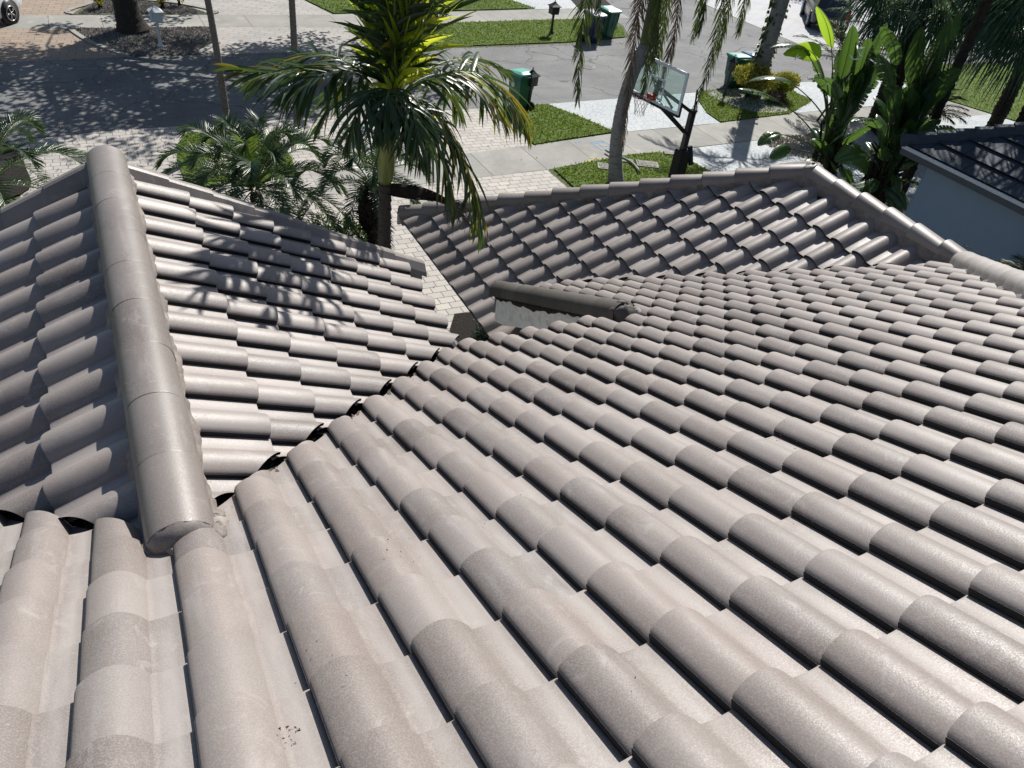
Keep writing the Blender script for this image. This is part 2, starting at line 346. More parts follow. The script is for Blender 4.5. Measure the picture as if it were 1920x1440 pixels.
# far side
sheet('far_sidewalk', [(-60, 27.35), (3.2, 27.45), (7.9, 27.25), (12.5, 27.75), (21.4, 28.3), (21.4, 29.9), (18, 29.8), (13.1, 29.4), (7.7, 29.0), (3.4, 29.0), (-60, 29.1)], M_side, 2.2)
sheet('far_drive', [(3.05, 24.32), (8.1, 24.42), (8.0, 25.4), (7.75, 27.3), (7.85, 29.05), (7.2, 31.6), (7, 44), (2.2, 44), (1.4, 31), (2.7, 30.3), (3.4, 29.05), (3.18, 27.5), (3.06, 25.6), (2.2, 24.4)], M_paver_dr, 1.4)
sheet('far_drive', [(-12, 23.98), (-3.2, 24.02), (0.25, 24.25), (-0.45, 25.15), (-0.95, 26.2), (-1.25, 27.45), (-1.2, 29.1), (-0.55, 30.6), (0.3, 31.6), (0, 44), (-12, 44)], M_paver_red, 1.5)
sheet('gravel_bed', [(0.3, 24.26), (2.15, 24.36), (2.95, 25.5), (3.1, 27.45), (-1.15, 27.45), (-0.9, 26.2), (-0.35, 25.15)], M_gravbed, 1.7)
sheet('gravel_bed', [(-1.1, 29.1), (3.35, 29.05), (2.65, 30.3), (1.3, 31.0), (0.3, 31.3), (-0.5, 30.5)], M_gravbed, 1.8)
sheet('pale_drive', [(16.9, 29.8), (19.5, 29.9), (22, 31), (24, 44), (15.8, 44), (16.2, 32)], M_crackle, 1.4)
sheet('pale_drive', [(27.7, 22.9), (40, 22.7), (40, 40), (27.6, 40), (27.58, 26)], M_gatepaver, 1.9)
kerb = MB()
def strip(pts, w, h, name, mat):
    mb = MB()
    for a, b in zip(pts[:-1], pts[1:]):
        beam(mb, (a[0], a[1], ZG+h/2), (b[0], b[1], ZG+h/2), w, h)
    o = mb.build(name, mat); tag(o, kind='structure'); return o
strip(curve([(-1.25, 27.35), (-0.95, 26.2), (-0.4, 25.1), (0.25, 24.3)], 5)[:16], .16, .05, 'bed_border', M_side)
strip(curve([(-1.1, 29.1), (-0.6, 30.4), (0.1, 31.2), (1.4, 31.0), (2.7, 30.35), (3.4, 29.1)], 5)[:26], .16, .05, 'bed_border', M_side)
strip([(2.2, 24.42), (3.0, 25.5), (3.13, 27.4)], .16, .05, 'bed_border', M_side)

# lawns + grass blades
lawns = []
def lawn(pts, level=2.5, dens=330, smooth=False):
    P = curve(pts) if smooth else pts
    sheet('lawn', P, M_lawn, level, thick=.03); lawns.append((P, dens))
lawn([(0.5, 15.1), (0.5, 16.2), (0.62, 17.1), (0.9, 17.75), (1.5, 18.0), (1.95, 17.98), (2.6, 17.75), (3.0, 17.05), (3.1, 15.9), (3.0, 14.8), (1.8, 14.5), (.9, 14.6)])
lawn([(10.15, 15.5), (12.72, 15.85), (12.3, 17.1), (11.75, 18.3), (10.25, 18.34), (9.9, 17.4), (9.75, 15.42)])
lawn([(9.5, 13.8), (12.2, 14.2), (13.2, 14.2), (13.75, 13.5), (13.95, 12.4), (13.6, 10.5), (11.0, 10.6), (9.45, 11.2), (9.45, 12.7)])
lawn([(16.87, 15.98), (20.1, 16.25), (22, 17.2), (22.2, 18.7), (21, 19.0), (18.8, 18.8), (17.95, 18.65), (17.4, 17.8), (16.95, 16.8)], 2.6)
lawn([(8.15, 24.5), (10.6, 24.55), (16, 24.8), (19.2, 25.35), (19.9, 26.6), (19.5, 28.1), (16.2, 27.95), (12.5, 27.65), (7.95, 27.15), (7.9, 26.4)], 2.5, 200)
lawn([(7.95, 29.15), (13.1, 29.5), (17.3, 29.9), (15.6, 34), (7.2, 34), (7.4, 31)], 2.5, 170)
lawn([(28.4, 16.6), (29.4, 13.9), (34, 11), (44, 12), (44, 20), (33, 20.4), (30.3, 20.2)], 2.5, 110)
def inside(P, x, y):
    c = False; j = len(P)-1
    for i in range(len(P)):
        if (P[i][1] > y) != (P[j][1] > y) and x < (P[j][0]-P[i][0])*(y-P[i][1])/(P[j][1]-P[i][1])+P[i][0]: c = not c
        j = i
    return c
gb = MB()
for P, dens in lawns:
    xs = [p_[0] for p_ in P]; ys = [p_[1] for p_ in P]; A_ = (max(xs)-min(xs))*(max(ys)-min(ys))
    for _ in range(int(A_*dens)):
        x = random.uniform(min(xs)-.02, max(xs)+.02); y = random.uniform(min(ys)-.02, max(ys)+.02)
        if not inside(P, x+random.gauss(0, .035), y+random.gauss(0, .035)): continue
        h = random.uniform(.03, .075); a = random.uniform(0, 6.28); w = .018; lx, ly = random.gauss(0, .025), random.gauss(0, .025)
        z = ZG+.038; c_, s_ = math.cos(a)*w, math.sin(a)*w
        gb.add([(x-c_, y-s_, z), (x+c_, y+s_, z), (x+lx, y+ly, z+h)], [(0, 1, 2)], smooth=False)
        gb.add([(x+s_+.02, y-c_, z), (x-s_+.02, y+c_, z), (x-ly, y+lx, z+h*.8)], [(0, 1, 2)], smooth=False)
tag(gb.build('grass', M_grass), 'short sunlit green turf blades covering the lawns', 'grass', kind='stuff')

def pebbles(name, P, n, r0, r1, mat, label):
    mb = MB(); xs = [p_[0] for p_ in P]; ys = [p_[1] for p_ in P]; k = 0
    while k < n:
        x = random.uniform(min(xs), max(xs)); y = random.uniform(min(ys), max(ys))
        if not inside(P, x, y): continue
        r = random.uniform(r0, r1); k += 1
        q = [Vector((random.gauss(0, 1), random.gauss(0, 1), random.gauss(0, .6))).normalized()*r for _ in range(2)]
        V = [(x+r, y, ZG+.02), (x-r*.4, y+r*.9, ZG+.02), (x-r*.6, y-r*.8, ZG+.02), (x+q[0].x*.4, y+q[0].y*.4, ZG+.02+r*1.1)]
        mb.add(V, [(0, 1, 3), (1, 2, 3), (2, 0, 3)], smooth=False)
    tag(mb.build(name, mat), label, 'gravel', kind='stuff')
pebbles('gravel', [(0.3, 24.3), (2.15, 24.4), (2.95, 25.5), (3.1, 27.45), (-1.15, 27.45), (-0.9, 26.2), (-0.35, 25.15)], 5200, .012, .035, M_stone, 'gray brown gravel around the dark tree and white mailbox')
pebbles('gravel', [(-1.0, 29.15), (3.3, 29.1), (2.6, 30.2), (1.3, 30.9), (0.3, 31.2), (-0.4, 30.5)], 3500, .012, .035, M_stone, 'gray gravel bed with small shrubs beyond the far sidewalk')
wg = curve([(18.35, 18.6), (18.3, 17.5), (18.85, 16.5), (20.2, 16.45), (20.6, 17.6), (20.2, 18.6)], 5)
sheet('gravel_bed', wg, M_gravbedw, 4, thick=.034)
pebbles('gravel', wg, 3200, .02, .045, M_stonew, 'white landscaping gravel around the yellow croton bushes')
bg_ = [(17.05, 14.38), (17.3, 13.3), (18.2, 12.2), (20.5, 12.6), (20.5, 14.55), (18.9, 14.5)]
sheet('gravel_bed', bg_, M_gravbedw, 2.2)
pebbles('gravel', bg_, 1800, .02, .05, noisy('gravel_beige', [(.3, .25, .18), (.5, .45, .36)], 2, .9), 'beige gravel under the paddle leaved plants by the sidewalk')
nb_ = curve([(-5, 18.0), (-3.3, 17.9), (-2.85, 17.3), (-2.65, 16.5), (-2.75, 15), (-5, 14.5)], 5)
sheet('mulch_bed', nb_, M_mulch, 2.4, thick=.03)
sheet('mulch_bed', [(0.6, 13.5), (2.3, 13.2), (2.9, 9.5), (2.6, 4.6), (-1.5, 4.6), (-1.5, 8.4), (.3, 12.0)], M_mulch, 2.2)
sheet('mulch_bed', [(1.6, 2.2), (2.9, 2.2), (2.9, 4.7), (1.6, 3.8)], M_mulch, 2.2)

# ------------------------------------------------------------------ the tiled house
T26 = math.tan(math.radians(26.495)); CA = math.cos(math.atan(T26)); SA = math.sin(math.atan(T26))
def s_profile(w, hh=.073):
    """cross section of an S tile: ledge, barrel, pan; u across, h out of the roof"""
    ledge = [(-.003, -.014), (-.006, .022), (-.005, .028), (-.001, .029), (-.001, .034)]
    top = [(-.001, .0345), (.003, .041)]
    for k in range(1, 7):
        x = .30*k/6; top.append((x*w, hh-(hh-.039)*((.30-x)/.30)**2.0))
    for k in range(1, 11):
        v = math.sin(k/10*math.pi/2)**.9; x = .30+.335*v; top.append((x*w, .005+(hh-.005)*max(0, math.cos(v*math.pi/2))**.78))
    for k in range(1, 7):
        x = .635+.405*k/6; top.append((x*w, .005-.004*math.sin(math.pi*min(1, (x-.635)/.365))+(.003 if x > 1 else 0)-(.012 if x > 1.03 else 0)))
    return ledge, top
def flat_profile(w):
    return [(0, -.004), (.001, .012)], [(.004, .014), (w*.5, .0145), (w*.985, .014), (w*.99, -.002)]
def clip_poly(P, halves):
    for (n, c) in halves:
        if not P: return P
        out = []; d = [n[0]*q[0]+n[1]*q[1]+n[2]*q[2]-c for q in P]
        for i in range(len(P)):
            a, b, da, db = P[i], P[(i+1) % len(P)], d[i], d[(i+1) % len(P)]
            if da <= 0: out.append(a)
            if (da < 0 < db) or (db < 0 < da):
                k = da/(da-db); out.append(tuple(a[j]+(b[j]-a[j])*k for j in range(3)))
        P = out
    return P
def slope(name, parent, O, d, w, crs, cols, rows, region, label=None, flat=False, mat=None, u0=0., tt=T26, jit=1., step=.034, ext=.05, first=0, mirror=False, thk=.016):
    """one roof plane of S tiles. O: point on the plane, d: plan direction of fall. crs: plan length of a course.
    region(x, y) -> list of plan half planes (nx, ny, c) that bound the tile at that spot"""
    ca = math.cos(math.atan(tt)); sa = math.sin(math.atan(tt))
    d = Vector((d[0], d[1], 0)); a = Vector((d.y, -d.x, 0)); dn = d*ca + Vector((0, 0, -sa)); n = d*sa + Vector((0, 0, ca))
    O = Vector(O); M4 = Matrix.Identity(4)
    for k, c_ in enumerate((a, dn, n)):
        for j in range(3): M4[j][k] = c_[j]
    M4.translation = O
    ext0 = ext; L = crs/ca; ledge, top = flat_profile(w) if flat else s_profile(w)
    mb = MB()
    for r in range(rows[0], rows[1]):
        for c in range(cols[0], cols[1]):
            sb = r*L; uc = u0+c*w; ext = ext0+(first if r == rows[0] else 0)
            pc = O + a*(uc+w*.5) + dn*(sb-L*.5)
            H = region(pc.x, pc.y)
            if H is None: continue
            loc = []
            out_all = False; need = False
            corners = [(uc-.03, sb-L-ext), (uc+w*1.05, sb-L-ext), (uc+w*1.05, sb), (uc-.03, sb)]
            for (nx, ny, cc) in H:
                ln = (nx*a.x+ny*a.y, (nx*dn.x+ny*dn.y), (nx*n.x+ny*n.y)); lc = cc-(nx*O.x+ny*O.y)
                dd = [ln[0]*q[0]+ln[1]*q[1]-lc for q in corners]
                if min(dd) > 0: out_all = True; break
                if max(dd)+.06 > 0: need = True; loc.append((ln, lc))
            if out_all: continue
            rz = random.gauss(0, .0035)*jit; du = random.gauss(0, .0018)*jit; dh = random.gauss(0, .0012)*jit; ds = random.gauss(0, .0035)*jit; tl = random.gauss(0, .003)*jit
            def P(u, s, h):
                if mirror: u = w-u
                s2 = s-sb; hh = h + step*(s2/L) + dh + tl*(u/w-.5)
                if s2 > -.012 : hh -= .0022*(1+s2/.012) if not flat else 0
                return (uc+u+du+rz*s2, s+ds-rz*u*1., hh)
            ss = [sb-L-ext, sb-L*.5, sb-.010, sb-.001, sb] if not flat else [sb-L-ext, sb]
            F = []
            for prof, sm in ((ledge, False), (top, True)):
                grid = [[P(u, s, h) for (u, h) in prof] for s in ss]
                for i in range(len(ss)-1):
                    for k in range(len(prof)-1):
                        F.append(((grid[i][k], grid[i+1][k], grid[i+1][k+1], grid[i][k+1]), sm, 0 if (sm or k >= 2) else 1))
                th = thk if not flat else .014
                e0 = grid[-1]; e1 = [P(u, sb-.001, h-th) for (u, h) in prof]; e2 = [P(u, sb-.06, h-th-.001) for (u, h) in prof]
                for k in range(len(prof)-1):
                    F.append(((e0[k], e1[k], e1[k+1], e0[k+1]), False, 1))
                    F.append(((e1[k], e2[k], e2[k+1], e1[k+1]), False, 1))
            rnd = random.random()
            # merge shared verts inside the tile for smooth shading
            V = []; idx = {}; faces = []; sms = []; mis = []
            for (q, sm, mi_) in F:
                if need:
                    q = clip_poly(list(q), loc)
                    if len(q) < 3: continue
                key0 = 1 if sm else 2+mi_
                f = []
                for p_ in q:
                    kk = (round(p_[0], 5), round(p_[1], 5), round(p_[2], 5), key0)
                    if kk not in idx: idx[kk] = len(V); V.append(p_)
                    if not f or f[-1] != idx[kk]: f.append(idx[kk])
                if len(f) > 2 and f[0] == f[-1]: f.pop()
                if len(f) > 2 and len(set(f)) == len(f): faces.append(tuple(f) if mirror else tuple(reversed(f))); sms.append(sm); mis.append(mi_ if not flat else 0)
            o = len(mb.v); mb.v += V; mb.f += [tuple(i+o for i in f) for f in faces]; mb.r += [rnd]*len(V); mb.mi += mis; mb.sm += sms
    mt = mat or M_tile
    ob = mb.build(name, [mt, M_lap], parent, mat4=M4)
    fr = [((v[0]-u0)/w) % 1 for v in mb.v]
    if mirror: fr = [1-f_ for f_ in fr]
    pa = ob.data.attributes.new('pan', 'FLOAT', 'POINT')
    pa.data.foreach_set('value', [max(0, 1-abs(f_-.82)/.19) for f_ in fr])
    if label: ob['label'] = label
    return ob
def deck(parent, pts3, name='roof_deck', mat=None, thick=.10):
    """solid sheathing under the tiles, as a closed slab"""
    mb = MB(); V = [Vector(p_) for p_ in pts3]; n = len(V)
    mb.add(V + [v-Vector((0, 0, thick)) for v in V], [tuple(range(n)), tuple(range(2*n-1, n-1, -1))] + [(i, n+i, n+(i+1) % n, (i+1) % n) for i in range(n)], smooth=False)
    return mb.build(name, mat or M_under, parent)
def caps(name, parent, A, B, r, hgt, leg, expo=.39, mat=None, big_at_end=True, mud=True, mud_drop=.10, label=None, lift=0., seam=.02, flatcap=False, mudmat=None, tap=.90):
    """ridge or hip caps from A to B; the big end of each cap faces B"""
    A = Vector(A); B = Vector(B); T = (B-A); L = T.length; T.normalize()
    S = T.cross(Vector((0, 0, 1))).normalized(); U = S.cross(T).normalized()
    mb = MB(); nseg = max(1, round(L/expo)); ex = L/nseg; K = 16
    for i in range(nseg):
        rnd = random.random(); q_ = .25 if tap > .95 else 1; jx = random.gauss(0, .004)*q_; jz = random.gauss(0, .003)*q_; ya = random.gauss(0, .006)*q_
        s0, s1 = i*ex-.05, (i+1)*ex
        rings = []
        for (s_, k) in ((s0, tap), (s0+ex*.5, (1+tap)/2), (s1-.012, 1.0), (s1-.001, .5+.5*tap if tap > .95 else .99), (s1, tap if tap > .95 else .975)):
            ring = []
            rr = r*k; hh = hgt*k + (seam*((s_-s0)/ex-.5))
            prof = [(-rr*1.02, -leg)]
            for q in range(K+1):
                th = math.pi*(1-q/K); prof.append((rr*math.cos(th), hh*(math.sin(th)**.92 if not flatcap else min(1, math.sin(th)*1.6))))
            prof.append((rr*1.02, -leg))
            for (x, z) in prof: ring.append(A + T*s_ + S*(x+jx+ya*(s_-s0)) + U*(z+jz))
            rings.append(ring)
        V = [v for rg in rings for v in rg]; n = K+3; F = []
        for q in range(len(rings)-1):
            for k in range(n-1): F.append((q*n+k, q*n+k+1, (q+1)*n+k+1, (q+1)*n+k))
        mb.add(V, F, rnd, 0, True)
        e = rings[-1]; c0 = A+T*(s1)+S*jx; inn = [c0+(v-c0)*.86 - T*.001 for v in e]; back = [v-T*.07 for v in inn]
        mb.add(e+inn+back, [(k, k+1, n+k+1, n+k) for k in range(n-1)]+[(n+k, n+k+1, 2*n+k+1, 2*n+k) for k in range(n-1)], rnd, 0, False)
    ob = mb.build(name, mat or M_cap, parent)
    if label: ob['label'] = label
    if mud:
        mm = MB(); N = int(L/.03)
        for sd in (-1, 1):
            V = []; F = []; ph = random.uniform(0, 9)
            for i in range(N+1):
                s_ = L*i/N; nz = math.sin(i*.9+ph)*.3+random.uniform(-1, 1)*.5
                o1 = r*.93; o2 = r*1.02+.012*nz+.01*math.sin(i*.31+ph)
                for (x, z) in ((o1, -leg+.02), (r*.99+.004*nz, -leg-.005), (o2, -leg-mud_drop*.5), (o2+.012+.01*random.random(), -leg-mud_drop*.8), (o2+.008, -leg-mud_drop-.05)):
                    V.append(A+T*s_+S*x*sd+U*z)
            for i in range(N):
                for k in range(4): F.append((i*5+k, i*5+k+1, (i+1)*5+k+1, (i+1)*5+k))
            mm.add(V, F, .5, 0, True)
        # closing end faces
        for s_ in (0, L):
            V = [A+T*s_+S*x*r+U*z for x, z in ((-.93, -leg-mud_drop-.05), (.93, -leg-mud_drop-.05), (.93, -leg), (.6, hgt*.72), (0, hgt*.9), (-.6, hgt*.72), (-.93, -leg))]
            mm.add(V, [tuple(range(7))], .5, 0, False)
        mo = mm.build('mortar', mudmat or M_mud, ob)
    return ob

house = thing('tiled_house', 'house in the foreground under glazed brown gray barrel roof tiles', 'house', (0, 0, ZG))
XB = -.89; TB = T26
HO = -.042
zA = lambda x, y: HO-TB*y
zB = lambda x, y: HO-TB*(x+.62)
zC = lambda x, y: HO+TB*(x+.9)+TB*.28
zE = lambda x, y: HO+TB*(x-8.3)
zG_ = lambda x, y: HO-TB*(x-5.6)
zF = lambda x, y: HO-TB*1.35-TB*(y-3.65)
XR = 6.95; YR = 3.65
def regA(x, y):
    H = [(1, -1, 5.52)]
    if x < XB: H.append((1, 1, -1.17))
    elif x < 3.03:
        H.append((-1, 1, .615)); H.append((0, 1, 2.10))
    else:
        H.append((0, 1, 4.27)); H.append((1, 1, 8.29))
    return H
slope('roof_slope', house, (0, 0, HO), (0, 1), .30, .3457*CA, (-15, 24), (-9, 15), regA, 'wide near slope of pinkish gray barrel tiles')
regB = lambda x, y: [(1, -1, -.64), (0, 1, 3.50), (-1, 0, .89)]
slope('roof_slope', house, (-.355, .48, zB(-.355, 0)), (1, 0), .3215, .315, (-11, 3), (0, 7), regB, 'narrow silvery slope right of the ridge cap', mirror=True, first=.22)
regC = lambda x, y: [(-1, -1, 1.19), (0, 1, 3.50), (1, 0, -.89)]
slope('roof_slope', house, (-1.385, .451, zC(-1.385, 0)), (-1, 0), .3215, .315, (-2, 12), (0, 8), regC, 'shaded slope left of the ridge cap', first=.22, mirror=True, u0=.05)
def regE(x, y):
    H = [(1, 1, 10.60), (1, 0, XR)]
    H.append((-1, -1, -8.31) if x > 3.95 else (0, -1, -3.75))
    return H
slope('roof_slope', house, (5.70, 1.957, zE(5.70, 0)), (-1, 0), .316, .345, (-3, 20), (-2, 9), regE, 'far deep barrel slope with dark scalloped tile ends', first=.25, mirror=True, thk=.026, step=.036)
slope('roof_slope', house, (5.60, 0, zG_(5.6, 0)), (1, 0), .32, .345, (-26, 10), (-12, 16), lambda x, y: [(-1, 1, -3.31), (-1, 1, -5.58)] if x < XR else [(-1, 1, -3.31)], 'outer slope beyond the far ridge', mirror=True)
slope('roof_slope', house, (2.95, 7.65, zF(0, 7.65)), (0, 1), .316, .345, (0, 26), (-12, 1), lambda x, y: [(-1, -1, -10.61), (1, -1, 3.29)], 'street facing end slope beyond the hip caps', mirror=True)
dz = -.045
def dk(f, pts): deck(house, [(x, y, f(x, y)+dz) for x, y in pts])
dk(zA, [(-4.6, -3.3), (2.2, -3.3), (5.52, 0), (6.92, 1.38), (3.95, 4.25), (3.08, 4.22), (3.08, 2.05), (1.44, 2.05), (-.89, -.28), (-4.6, 3.4)])
dk(zB, [(-.89, -.27), (1.42, 2.06), (1.55, 2.15), (1.55, 3.5), (-.89, 3.5)])
dk(zC, [(-.89, -.28), (-.89, 3.5), (-3.9, 3.5), (-3.9, 2.7)])
dk(zE, [(6.95, 1.35), (6.95, 3.65), (3.0, 7.6), (3.0, 3.75), (3.95, 3.75), (3.95, 4.35)])
dk(zG_, [(6.95, 1.35), (2.2, -3.4), (10.9, -3.4), (10.9, 7.6), (6.95, 3.65)])
dk(zF, [(6.95, 3.65), (10.9, 7.6), (3.0, 7.6)])
# ridge and hip caps
rz = HO-TB*(-.89+.62)
caps('ridge_cap', house, (-.866, 3.60, rz+.03), (-.866, -.36, rz+.03), .140, .132, .03, .42, label='fat ridge cap running away from the viewer', seam=.001, mud_drop=.05, tap=.996)
zr_ = HO-TB*1.35
caps('ridge_cap', house, (6.95, 1.25, zr_+.045), (6.95, 3.62, zr_+.035), .125, .09, .03, .40, mud_drop=.12, seam=.03)
h1 = Vector((3.0, 7.6, zE(3.0, 0)+.02)); h2 = Vector((6.9, 3.72, zr_+.04))
caps('hip_cap', house, h2, h1, .125, .095, .03, .41, mud_drop=.10, seam=.03)
caps('hip_cap', house, (7.0, 3.72, zr_+.04), (10.9, 7.6, zG_(10.9, 0)+.02), .125, .095, .03, .41, mud_drop=.12, seam=.03)
caps('hip_cap', house, (2.9, -2.75, zA(0, -2.75)+.06), (6.86, 1.30, zr_+.06), .15, .11, .04, .21, mat=M_capl, mudmat=M_mudl, mud_drop=.13, seam=.02, label='mortar smeared hip cap at the right edge')
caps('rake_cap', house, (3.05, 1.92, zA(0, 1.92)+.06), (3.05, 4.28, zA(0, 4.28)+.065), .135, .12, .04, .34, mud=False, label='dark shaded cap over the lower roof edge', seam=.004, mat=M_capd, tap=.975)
# closing lump where two hips and the ridge meet, plaster at ridge end
def lump(c, r, parent, mat=M_mud, name='mortar', sz=.6, seed=0):
    rs = random.Random(seed); mb = MB(); N = 14; V = []; F = []
    for i in range(N+1):
        for k in range(N*2):
            th = math.pi*i/N; ph = math.pi*k/N; q = 1+.10*math.sin(3*ph+i)+rs.uniform(-.05, .05)
            V.append((c[0]+r*q*math.sin(th)*math.cos(ph), c[1]+r*q*math.sin(th)*math.sin(ph), c[2]+r*sz*q*math.cos(th)))
    for i in range(N):
        for k in range(N*2): F.append((i*N*2+k, i*N*2+(k+1) % (N*2), (i+1)*N*2+(k+1) % (N*2), (i+1)*N*2+k))
    mb.add(V, F, .5); return mb.build(name, mat, parent)
lump((6.95, 3.66, zr_+.045), .145, house, M_cap, 'mortar', .75, 3)
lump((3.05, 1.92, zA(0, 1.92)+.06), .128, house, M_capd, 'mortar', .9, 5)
lump((3.15, 1.86, zA(0, 1.86)+.07), .05, house, M_mudl, 'mortar', .9, 6)
cm = MB(); V = []; F = []; K_ = 20   # rounded plaster plug that closes the near end of the ridge
for i in range(8):
    q = i/7; sc_ = math.cos(q*math.pi/2*.97)**.55; dy_ = -.075*math.sin(q*math.pi/2)
    for k in range(K_+1):
        th = math.pi*(1.16-1.32*k/K_); n_ = 1+.02*math.sin(k*2.1+i)+random.uniform(-.012, .012)
        V.append((-.866+.141*sc_*n_*math.cos(th), -.355+dy_, rz+.03+((.133*math.sin(th)) if math.sin(th) > 0 else .35*math.sin(th))*sc_*n_-(.06*q if math.sin(th) < .1 else .02*q)))
for i in range(7):
    for k in range(K_): F.append((i*(K_+1)+k, i*(K_+1)+k+1, (i+1)*(K_+1)+k+1, (i+1)*(K_+1)+k))
cm.add(V, F, .5); cm.build('mortar', M_cap, house)
for k, (dx, dy, r_) in enumerate(((.13, -.03, .06), (.15, .06, .06), (.155, .16, .05), (-.13, .0, .05), (.0, -.05, .08))): lump((-.872+dx, -.36+dy, zA(0, -.36+dy)+.005), r_*.8, house, M_mud, 'mortar', .45, 20+k)
# rake trim on the left gable, stepped pieces
def rake(fz, xs, y0, sign):
    mb = MB()
    for (xa, xb_) in zip(xs[:-1], xs[1:]):
        rnd = random.random(); j = random.gauss(0, .003)
        prof = [(-.12, -.01), (-.10, .03), (-.045, .10), (-.02, .112), (.025, .110), (.032, .10), (.032, -.12), (.018, -.12), (.018, .07)]
        V = []
        for x, e in ((xa, .0), (xb_+sign*.03, .016), (xb_+sign*.031, .002)):
            k = .97 if e == .002 else 1
            for (yy, h) in prof: V.append((x, y0+yy*k+j, fz(x, 0)+h*k+e))
        n = len(prof); F = []
        for q in range(2):
            for k in range(n-1): F.append((q*n+k, q*n+k+1, (q+1)*n+k+1, (q+1)*n+k))
        F.append(tuple(2*n+k for k in range(n)))
        mb.add(V, F, rnd, 0, False)
    return mb.build('rake_trim', M_cap, house)
rake(zB, [-.80+.315*k for k in range(9)], 3.56, 1)
rake(zC, [-.98-.315*k for k in range(10)], 3.56, -1)
# walls, fascias
def wall(pts, z0, z1, mat, name='wall', th=.2, parent=None):
    mb = MB()
    for (a, b) in zip(pts[:-1], pts[1:]):
        beam(mb, (a[0], a[1], (z0+z1)/2), (b[0], b[1], (z0+z1)/2), th, z1-z0)
    return mb.build(name, mat, parent)
wall([(-3.6, 3.2), (1.25, 3.2)], ZG, -1.5, M_stucco, parent=house)
gab = MB(); gab.add([(-3.3, 3.32, -1.52), (1.3, 3.32, -1.52), (1.3, 3.32, zB(1.3, 0)-.16), (-.89, 3.32, rz-.16), (-3.3, 3.32, zC(-3.3, 0)-.16), (-3.3, 3.1, -1.52), (1.3, 3.1, -1.52), (1.3, 3.1, zB(1.3, 0)-.16), (-.89, 3.1, rz-.16), (-3.3, 3.1, zC(-3.3, 0)-.16)], [(0, 1, 2, 3, 4), (9, 8, 7, 6, 5), (0, 5, 6, 1), (1, 6, 7, 2), (2, 7, 8, 3), (3, 8, 9, 4), (4, 9, 5, 0)], smooth=False)
gab.build('gable_wall', M_stucco, house)
wall([(1.2, 3.2), (1.2, 1.8), (3.3, 1.8)], ZG, -1.28, M_stucco, parent=house)
wall([(3.4, 1.8), (3.4, 3.7), (4.75, 3.7), (4.75, 7.35), (10.5, 7.3), (10.5, -3)], ZG, -2.78, M_stucco, parent=house)
wall([(-3.6, -6), (-3.6, 3.2)], ZG, -1.75, M_stucco, parent=house)
def fascia(a, b, h=.17, th=.03, mat=M_white, name='fascia', drop=.0):
    mb = MB(); beam(mb, (a[0], a[1], a[2]-h/2-drop), (b[0], b[1], b[2]-h/2-drop), th, h); return mb.build(name, mat, house)
fascia((1.57, 2.1, zB(1.57, 0)-.05), (1.57, 3.5, zB(1.57, 0)-.05), h=.12, mat=M_soffit)
fascia((1.5, 2.07, zA(0, 2.07)-.02), (3.03, 2.07, zA(0, 2.07)-.02))
fascia((3.0, 3.7, zE(3.0, 0)-.03), (3.0, 7.62, zE(3.0, 0)-.03), h=.08, mat=M_soffit)
fascia((2.95, 7.66, zE(2.95, 0)-.02), (10.95, 7.66, zE(2.95, 0)-.02))
# worn white board closing the stepped roof under the rake cap
brd = MB(); XW = 3.035
def zs(y): return HO-TB*y+.01
ys = [1.9+.06*i for i in range(41)]
lowr = [max(zE(3.05, 0)+.02, zs(y)-.40+.012*math.sin(9*y)) for y in ys]
V = [(XW, y, zs(y)) for y in ys]+[(XW, y, l_) for y, l_ in zip(ys, lowr)]; n = len(ys)
brd.add(V, [(i, i+1, n+i+1, n+i) for i in range(n-1)], .4, 0, False)
brd.build('barge_board', M_white, house)
bs = MB(); crd = lambda y: .06+.05*abs(math.sin(y*2.3))+.015*math.sin(y*17)+.01*math.sin(y*41)
for i in range(n-1):
    a, b = ys[i], ys[i+1]
    bs.add([(XW-.006, a, zs(a)+.0), (XW-.006, b, zs(b)), (XW-.006, b, zs(b)-crd(b)), (XW-.006, a, zs(a)-crd(a))], [(0, 1, 2, 3)], .3, 0, False)
bs.build('dirt_crust', M_trunkdark, house)
wl = MB(); wl.box((3.3, 2.9, -1.9), (.4, 2.2, .9)); 
# dark flashing and thin cable by the end of the cap
cb = MB(); pts = [Vector((3.02+.06*math.sin(i*.9), 4.33+.05*math.cos(i*1.1), zA(0, 4.3)+.16-.035*i)) for i in range(9)]
cb.tube(pts, .004, 5); cb.build('cable', M_black, house)
cb = MB(); pts = [Vector((6.9+.07*math.sin(i*1.7), 1.35+.08*math.cos(i*1.3), zr_+.20-.02*i)) for i in range(10)]
cb.tube(pts, .004, 5); cb.build('cable', M_black, house)

